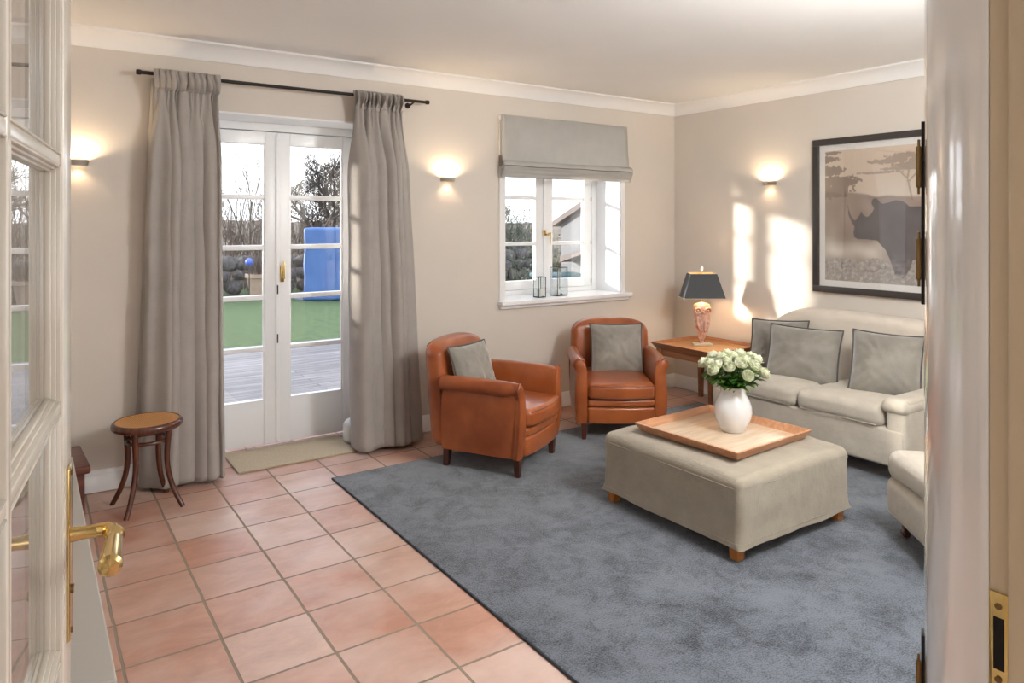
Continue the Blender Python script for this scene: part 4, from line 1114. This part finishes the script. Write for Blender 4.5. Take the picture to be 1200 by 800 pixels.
def pic(s, z):
    n1 = noise.noise(Vector((s * 9, z * 9, 0))); n2 = noise.noise(Vector((s * 34, z * 40, 2))); n3 = noise.noise(Vector((s * 90, z * 90, 5)))
    t = (z - 1.08) / .95
    col = Vector((200, 184, 168)) + Vector((26, 24, 20)) * max(-1, min(1, (t - .55) * 1.4))
    mist = math.exp(-((z - 1.70) / .12) ** 2 - ((s - .62) / .30) ** 2); col = col.lerp(Vector((226, 216, 202)), mist * .7)
    hill = 1.725 + .03 * n1 - .09 * max(0, s - .2) + .12 * max(0, s - .72)
    if z < hill:
        k = min(1, (hill - z) / .015); base = Vector((150, 134, 122)) + Vector((18, 18, 18)) * n1 + Vector((40, 36, 34)) * max(0, (s - .35)); col = col.lerp(base, k * .92)
    fogz = math.exp(-((z - 1.30) / .08) ** 2) * (.65 + .5 * n1); col = col.lerp(Vector((226, 222, 212)), max(0, min(1, fogz)))
    if z < 1.24 + .03 * n1:
        g = .5 + .5 * n2 + .4 * n3; col = Vector((206, 200, 192)).lerp(Vector((134, 126, 120)), max(0, min(1, g)))
    # tree at left
    d = 1.0
    for (cx, cz, rx, rz_) in ((.03, 1.88, .12, .035), (-.02, 1.965, .13, .022), (.10, 1.80, .16, .04), (.0, 1.73, .2, .05), (.05, 2.01, .06, .012)):
        q = ((s - cx) / rx) ** 2 + ((z - cz) / rz_) ** 2
        if q < 1.15 + .9 * n2 + .6 * n3: d = min(d, .25)
    for (cx, cz, rx, rz_) in ((.50, 1.925, .20, .018), (.60, 1.955, .16, .022), (.70, 1.90, .20, .026), (.40, 1.85, .17, .010), (.58, 1.87, .17, .013), (.85, 1.86, .15, .03), (.80, 1.94, .10, .02)):
        q = ((s - cx) / rx) ** 2 + ((z - cz) / rz_) ** 2
        if q < .9 + .9 * n2 + .5 * n3: d = min(d, .55)
    for (x0_, z0_, x1_, z1_) in ((.63, 1.66, .60, 1.80), (.60, 1.80, .50, 1.90), (.61, 1.78, .72, 1.90), (.60, 1.80, .62, 1.93)):
        tt = max(0, min(1, ((s - x0_) * (x1_ - x0_) + (z - z0_) * (z1_ - z0_)) / ((x1_ - x0_) ** 2 + (z1_ - z0_) ** 2)))
        if (s - x0_ - tt * (x1_ - x0_)) ** 2 + (z - z0_ - tt * (z1_ - z0_)) ** 2 < .006 ** 2: d = min(d, .6)
    if d < 1: col = col.lerp(Vector((126, 110, 98)), 1 - d)
    if inpoly(s, z, rh):
        col = Vector((104, 98, 98)) + Vector((10, 10, 10)) * n1
        if z < 1.30: col = col.lerp(Vector((176, 170, 164)), min(.8, (1.30 - z) * 4 * (.6 + n2)) if s < .62 or s > .7 else 0)
    if z < 1.15 and n3 + n2 > -.2: col = col.lerp(Vector((168, 160, 154)), .6)
    return srgb(*[max(0, min(255, c)) for c in col])
vs = []; cols = []
for j in range(NV + 1):
    for i in range(NU + 1):
        y = IY1 + (IY0 - IY1) * i / NU; z = IZ0 + (IZ1 - IZ0) * j / NV
        vs.append((-.0135, y, z)); cols.append(pic(IY1 - y, z + PZ0))
fs = [[j * (NU + 1) + i, j * (NU + 1) + i + 1, (j + 1) * (NU + 1) + i + 1, (j + 1) * (NU + 1) + i] for j in range(NV) for i in range(NU)]
b = MB(); b.add(vs, fs); po = b.build('print', M['print'], pf_, smooth=0, fix=False)
ca = po.data.color_attributes.new('Col', 'FLOAT_COLOR', 'POINT')
ca.data.foreach_set('color', [c for q in cols for c in q])
b = MB(); b.ab(-.020, -.018, -w2 + fw_, w2 - fw_, fw_, ph_ - fw_); b.build('glazing', M['glass'], pf_, smooth=0)

# ------------------------------------------------------------------ unseen ceiling lamps added as fill light for room and hall
def added_fill_lamp(x, y, label, e):
    l_ = thing('added_fill_lamp', label, 'lamp', (x, y, H), 0)
    b = MB(); b.lathe([(.0, 0), (.19, 0), (.19, -.018), (.18, -.022), (0, -.022)], 36); b.build('fill_lamp_plate', M['steel'], l_)
    b = MB(); b.lathe([(.17, -.022), (.175, -.05), (.14, -.085), (.07, -.105), (0, -.11)], 36, caps=False); b.build('fill_lamp_bowl', M['fillglow'], l_)
    L = bpy.data.lights.new('lamp_light', 'POINT'); L.energy = e; L.color = (.97, .985, 1); L.shadow_soft_size = .2
    o = bpy.data.objects.new('lamp_glow', L); C.objects.link(o); o.parent = l_; o.location = (0, 0, -.42)
added_fill_lamp(2.7, .95, 'added fill lamp, out of view, over the near side of the room', 106)
added_fill_lamp(1.9, -1.4, 'added fill lamp, out of view, in the hall', 45)

# ------------------------------------------------------------------ garden
G = -.12
b = MB(); b.ab(-9, 14, YO, 9.6, G - .1, G + .02); struct('terrace_deck', b, M['deck'], smooth=0)
b = MB(); b.ab(-40, 60, 9.6, 60, G - .2, G - .005); struct('lawn', b, M['lawn'], smooth=0)
b = MB(); b.ab(4.75, 12, 14.9, 16.2, G - .01, G + .012); struct('garden_path', b, M['gravel'], smooth=0)
b = MB()
def hill(u, v):
    x = -20 + 80 * u; y = 18.2 + 30 * v
    z = G - .1 + 1.75 * (1 - math.exp(-v * 4.5)) + .35 * noise.noise(Vector((x * .4, y * .3, 0))) * min(1, v * 8) + .5 * noise.noise(Vector((x * .12, y * .1, 4))) * v
    return (x, y, z)
b.grid(hill, 140, 40); struct('hillside', b, M['heath'])

rnd = random.Random(11)
boul = []
for k in range(5):
    b = MB()
    b.box((0, 0, 0), (1, .9, .8), r=.36, k=4, n=(3, 3, 3), fn=lambda p, k=k: p * (1 + .22 * noise.noise(p * 1.6 + Vector((k * 7, 0, 0)))))
    boul.append(b.build('boulder', M['boulder'], smooth=60).data)
for o in [o for o in C.objects if o.name.startswith('boulder')]: bpy.data.objects.remove(o)
def boulder(x, y, z, s):
    o = bpy.data.objects.new('boulder', boul[rnd.randrange(5)]); C.objects.link(o)
    o.location = (x, y, z); o.scale = (s * rnd.uniform(.9, 1.2), s * .9, s * rnd.uniform(.8, 1.0)); o.rotation_euler = (rnd.uniform(-.3, .3), rnd.uniform(-.3, .3), rnd.random() * 6)
    tag(o, 'dark grey fieldstone in the dry stone wall beyond the lawn', 'boulder', 'boulders of the garden wall')
for x0, x1 in ((2.6, 6.2), (10.2, 13.2)):
    for row in range(3):
        x = x0 + row * .17
        while x < x1:
            s = rnd.uniform(.34, .46); boulder(x, 16.75 + .05 * row + rnd.uniform(-.05, .05), G + .17 + row * .27, s); x += s * .98

def brush(name, x0, x1, y0, y1, z0, h, cnt, m, label, cat, seed, rad=.012, leaves=None):
    rn = random.Random(seed); b = MB()
    for i in range(cnt):
        x, y = rn.uniform(x0, x1), rn.uniform(y0, y1); p = Vector((x, y, z0)); d = Vector((rn.uniform(-.3, .3), rn.uniform(-.3, .3), 1)).normalized(); hh = h * rn.uniform(.6, 1.05)
        pts = [p]
        for k in range(4): d = (d + Vector((rn.uniform(-.25, .25), rn.uniform(-.25, .25), .1))).normalized(); pts.append(pts[-1] + d * hh / 4)
        b.tube(pts, [rad, rad * .8, rad * .6, rad * .45, rad * .2], 3, caps=False)
        for j in range(5):
            q = pts[1 + j % 4]; dd = (d + Vector((rn.uniform(-.9, .9), rn.uniform(-.9, .9), rn.uniform(0, .6)))).normalized()
            b.tube([q, q + dd * hh * .16, q + dd * hh * .3 + Vector((0, 0, .04))], [rad * .5, rad * .35, rad * .15], 3, caps=False)
            if leaves:
                for l_ in range(leaves):
                    c = q + dd * hh * rn.uniform(.0, .3) + Vector([rn.uniform(-.06, .06) for _ in range(3)]); dv = Vector([rn.uniform(-1, 1) for _ in range(3)])
                    b.grid(leaf_fn(c, dv, (.1, .2, 1), .06, .035, .1), 1, 2)
    return tag(b.build(name, m, fix=False, smooth=60), label, cat, kind='stuff')
brush('undergrowth', -1, 9, 17.8, 18.9, G, 1.35, 420, M['twig'], 'grey brown winter undergrowth behind the boulder wall', 'undergrowth', 1)
brush('undergrowth', 2.8, 12, 20.5, 23.5, G + .7, 1.75, 460, M['twig'], 'tall brown scrub on the bank behind the garden', 'undergrowth', 2, rad=.016)
brush('shrub_border', 9.8, 13.0, 17.6, 18.8, G, 2.0, 330, M['hedge'], 'grey green shrubs beyond the small window', 'shrubs', 3, leaves=3)
brush('climbing_shrub', 7.6, 8.9, 10.2, 11.2, G + .0, 1.1, 90, M['hedge'], 'low green shrub near the terrace outside the small window', 'shrubs', 4, leaves=4)

def tree(label, x, y, h, spread, seed, depth=6, rad=.09, lean=0., trunk=.22, z0=None, flat=.75, nb=3):
    rn = random.Random(seed); b = MB()
    t = thing('bare_tree', label, 'tree', (x, y, G if z0 is None else z0))
    tb = MB()
    def grow(p, d, L, r, k, bb):
        segs = 3; pts = [p]; 
        for i in range(segs):
            d = (d + Vector((rn.uniform(-.16, .16), rn.uniform(-.16, .16), rn.uniform(-.06, .1)))).normalized(); pts.append(pts[-1] + d * L / segs)
        bb.tube(pts, [r * (1 - .14 * i) for i in range(segs + 1)], 5 if k > depth - 3 else 3, caps=False)
        if k == 0: return
        for i in range(nb if k > 1 else 4):
            ax = Vector((rn.uniform(-1, 1), rn.uniform(-1, 1), rn.uniform(-.3, .7))); dd = (d * flat + ax * spread).normalized()
            grow(pts[-1 if i < 2 else -2], dd, L * rn.uniform(.66, .84), r * .6, k - 1, b)
    grow(Vector((0, 0, 0)), Vector((lean, 0, 1)).normalized(), h * trunk, rad, depth, tb)
    tb.build('trunk', M['bark'], t, fix=False, smooth=60); b.build('branches', M['bark'], t, fix=False, smooth=60)
    return t
tree('round bare tree seen through the right garden door', 6.75, 19.3, 4.9, .95, 4, depth=6, rad=.11, nb=4, trunk=.24)
tree('thin bare sapling seen through the left garden door', 3.2, 17.9, 3.2, .5, 7, depth=4, rad=.035, trunk=.3)
tree('bare sapling near the terracotta pot beyond the lawn', 4.75, 19.5, 4.4, .5, 15, depth=5, rad=.05, trunk=.3)
tree('bare bushy tree beyond the small window', 13.2, 21.5, 4.0, .8, 9, depth=5, rad=.08)

hg = MB()  # unseen hedge, added to keep low sun out of the garden doors
hg.box((0, 0, 1.2), (3.0, 1.0, 2.4), r=.25, k=3, n=(24, 8, 18), fn=lambda p: p * (1 + .05 * noise.noise(p * 3)))
hgo = hg.build('added_shade_hedge', M['hedge']); hgo.location = (-3.2, 9.2, G); tag(hgo, 'tall hedge added out of view left of the terrace to block low sun', 'hedge')
# beach chair under a blue cover
bc = thing('covered_beach_chair', 'bright blue weather cover over a hooded beach chair on the lawn edge', 'garden furniture', (5.50, 14.9, G), R(-24))
def tf(p):
    x, y, z = p; t = (z + .76) / 1.52
    y2 = y - (.18 * max(0, t - .55) if y < 0 else 0); 
    f = 1 + .05 * (1 - t)
    return (x * f + .012 * math.sin(z * 9 + y * 4), y2 * f + .02 * math.sin(x * 9) * (1 - t), z)
b = MB(); b.box((0, 0, .76), (1.16, .9, 1.52), r=.06, k=3, fn=tf, n=(12, 8, 12)); b.build('cover', M['tarp'], bc, smooth=60)
b = MB(); b.ab(-.6, .6, -.475, -.462, 1.0, 1.02); b.ab(-.04, .04, -.48, -.466, .1, 1.0); b.build('strap', M['tarp'], bc)
# pot with plant and blue ball
pt = thing('plant_pot', 'beige terracotta pot with dry plant before the boulder wall', 'plant pot', (4.16, 15.75, G))
b = MB(); b.lathe([(0, 0), (.17, 0), (.2, .03), (.27, .44), (.31, .45), (.31, .53), (.27, .53), (.25, .45), (0, .43)], 28); b.build('pot', M['pot'], pt)
b = MB(); rn = random.Random(2)
for i in range(70):
    a = rn.random() * 6.28; r_ = rn.random() * .2; d = Vector((math.cos(a) * rn.random() * .6, math.sin(a) * rn.random() * .6, 1)).normalized(); p = Vector((r_ * math.cos(a), r_ * math.sin(a), .43))
    b.tube([p, p + d * .25, p + d * .5 + Vector((rn.uniform(-.1, .1), 0, 0))], [.008, .006, .003], 3, caps=False)
b.build('plant', M['twig'], pt, fix=False)
bb = thing('garden_ball', 'blue glazed ball on a stick beside the terracotta pot', 'garden ornament', (3.86, 15.45, G))
b = MB(); b.lathe([(.085 * math.sin(PI * i / 14), 0.80 - .085 * math.cos(PI * i / 14)) for i in range(15)], 20); b.build('ball', M['bluepaint'], bb)
b = MB(); b.tube([(0, 0, 0), (0, 0, .72)], .012, 6); b.build('stick', M['bark'], bb)
# annex with sloping eave seen through the window
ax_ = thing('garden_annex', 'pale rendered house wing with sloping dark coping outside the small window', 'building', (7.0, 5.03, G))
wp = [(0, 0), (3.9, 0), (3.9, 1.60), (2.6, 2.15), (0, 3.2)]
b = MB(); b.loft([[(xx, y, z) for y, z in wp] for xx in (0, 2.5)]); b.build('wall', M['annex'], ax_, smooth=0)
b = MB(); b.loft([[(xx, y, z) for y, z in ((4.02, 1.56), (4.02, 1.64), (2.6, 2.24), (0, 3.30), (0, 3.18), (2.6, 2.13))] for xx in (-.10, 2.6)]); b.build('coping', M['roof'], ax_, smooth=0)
b = MB(); b.loft([[(xx, y, z) for y, z in ((3.62, 1.02), (3.62, 1.10), (2.4, 1.42), (2.4, 1.34))] for xx in (-.25, 0)]); b.build('porch_ledge', M['roof'], ax_, smooth=0)
tp = thing('garden_bin', 'dark teal wooden storage bin outside the small window', 'storage bin', (6.42, 8.25, G), R(-20))
b = MB(); b.ab(-.3, .3, -.3, .3, 0, .82, r=.02); b.build('body', M['teal'], tp)
b = MB(); b.ab(-.35, .35, -.35, .35, .82, .88, r=.02); b.build('lid', M['teal'], tp)

# ------------------------------------------------------------------ light
W = bpy.data.worlds.new('sky'); bpy.context.scene.world = W; W.use_nodes = True
nt = W.node_tree; nt.nodes.clear()
out_ = nt.nodes.new('ShaderNodeOutputWorld'); bg = nt.nodes.new('ShaderNodeBackground'); nt.links.new(bg.outputs[0], out_.inputs[0])
tc = nt.nodes.new('ShaderNodeTexCoord'); sp = nt.nodes.new('ShaderNodeSeparateXYZ'); nt.links.new(tc.outputs['Generated'], sp.inputs[0])
rp = nt.nodes.new('ShaderNodeValToRGB'); e = rp.color_ramp.elements
e[0].position = 0; e[0].color = (.80, .84, .90, 1); e[1].position = .6; e[1].color = (.42, .56, .86, 1)
m_ = e.new(.12); m_.color = (.86, .90, .98, 1)
nt.links.new(sp.outputs['Z'], rp.inputs['Fac'])
nz = nt.nodes.new('ShaderNodeTexNoise'); nz.inputs['Scale'].default_value = 3.2; nz.inputs['Detail'].default_value = 6
mp = nt.nodes.new('ShaderNodeMapping'); mp.inputs['Scale'].default_value = (1, 1, 3.5); nt.links.new(tc.outputs['Generated'], mp.inputs[0]); nt.links.new(mp.outputs[0], nz.inputs['Vector'])
r2 = nt.nodes.new('ShaderNodeValToRGB'); r2.color_ramp.elements[0].position = .42; r2.color_ramp.elements[1].position = .62
nt.links.new(nz.outputs['Fac'], r2.inputs['Fac'])
mx_ = nt.nodes.new('ShaderNodeMixRGB'); mx_.inputs['Color2'].default_value = (1.0, 1.0, 1.0, 1)
nt.links.new(r2.outputs['Color'], mx_.inputs['Fac']); nt.links.new(rp.outputs['Color'], mx_.inputs['Color1']); nt.links.new(mx_.outputs['Color'], bg.inputs['Color'])
bg.inputs['Strength'].default_value = 3.0
S = bpy.data.lights.new('sun', 'SUN'); S.energy = 11.0; S.angle = R(3.6); S.color = (1, .93, .82)
so_ = bpy.data.objects.new('sun', S); C.objects.link(so_)
sd = Vector((1.0, -1.0, -.30)).normalized(); so_.rotation_euler = sd.to_track_quat('-Z', 'Y').to_euler()

# ------------------------------------------------------------------ camera
cam = bpy.data.cameras.new('camera'); co = bpy.data.objects.new('camera', cam); C.objects.link(co)
cam.sensor_width = 36; cam.lens = 36 * 840 / 1200; cam.shift_y = -(400 - 261) / 1200
cam.clip_start = .02
co.location = (0, 0, 1.5); co.rotation_euler = (PI / 2, 0, -math.atan(.6786))
bpy.context.scene.camera = co
vs_ = bpy.context.scene.view_settings
vs_.view_transform = 'Standard'; vs_.look = 'None'; vs_.exposure = .12; vs_.gamma = 1; vs_.use_curve_mapping = False
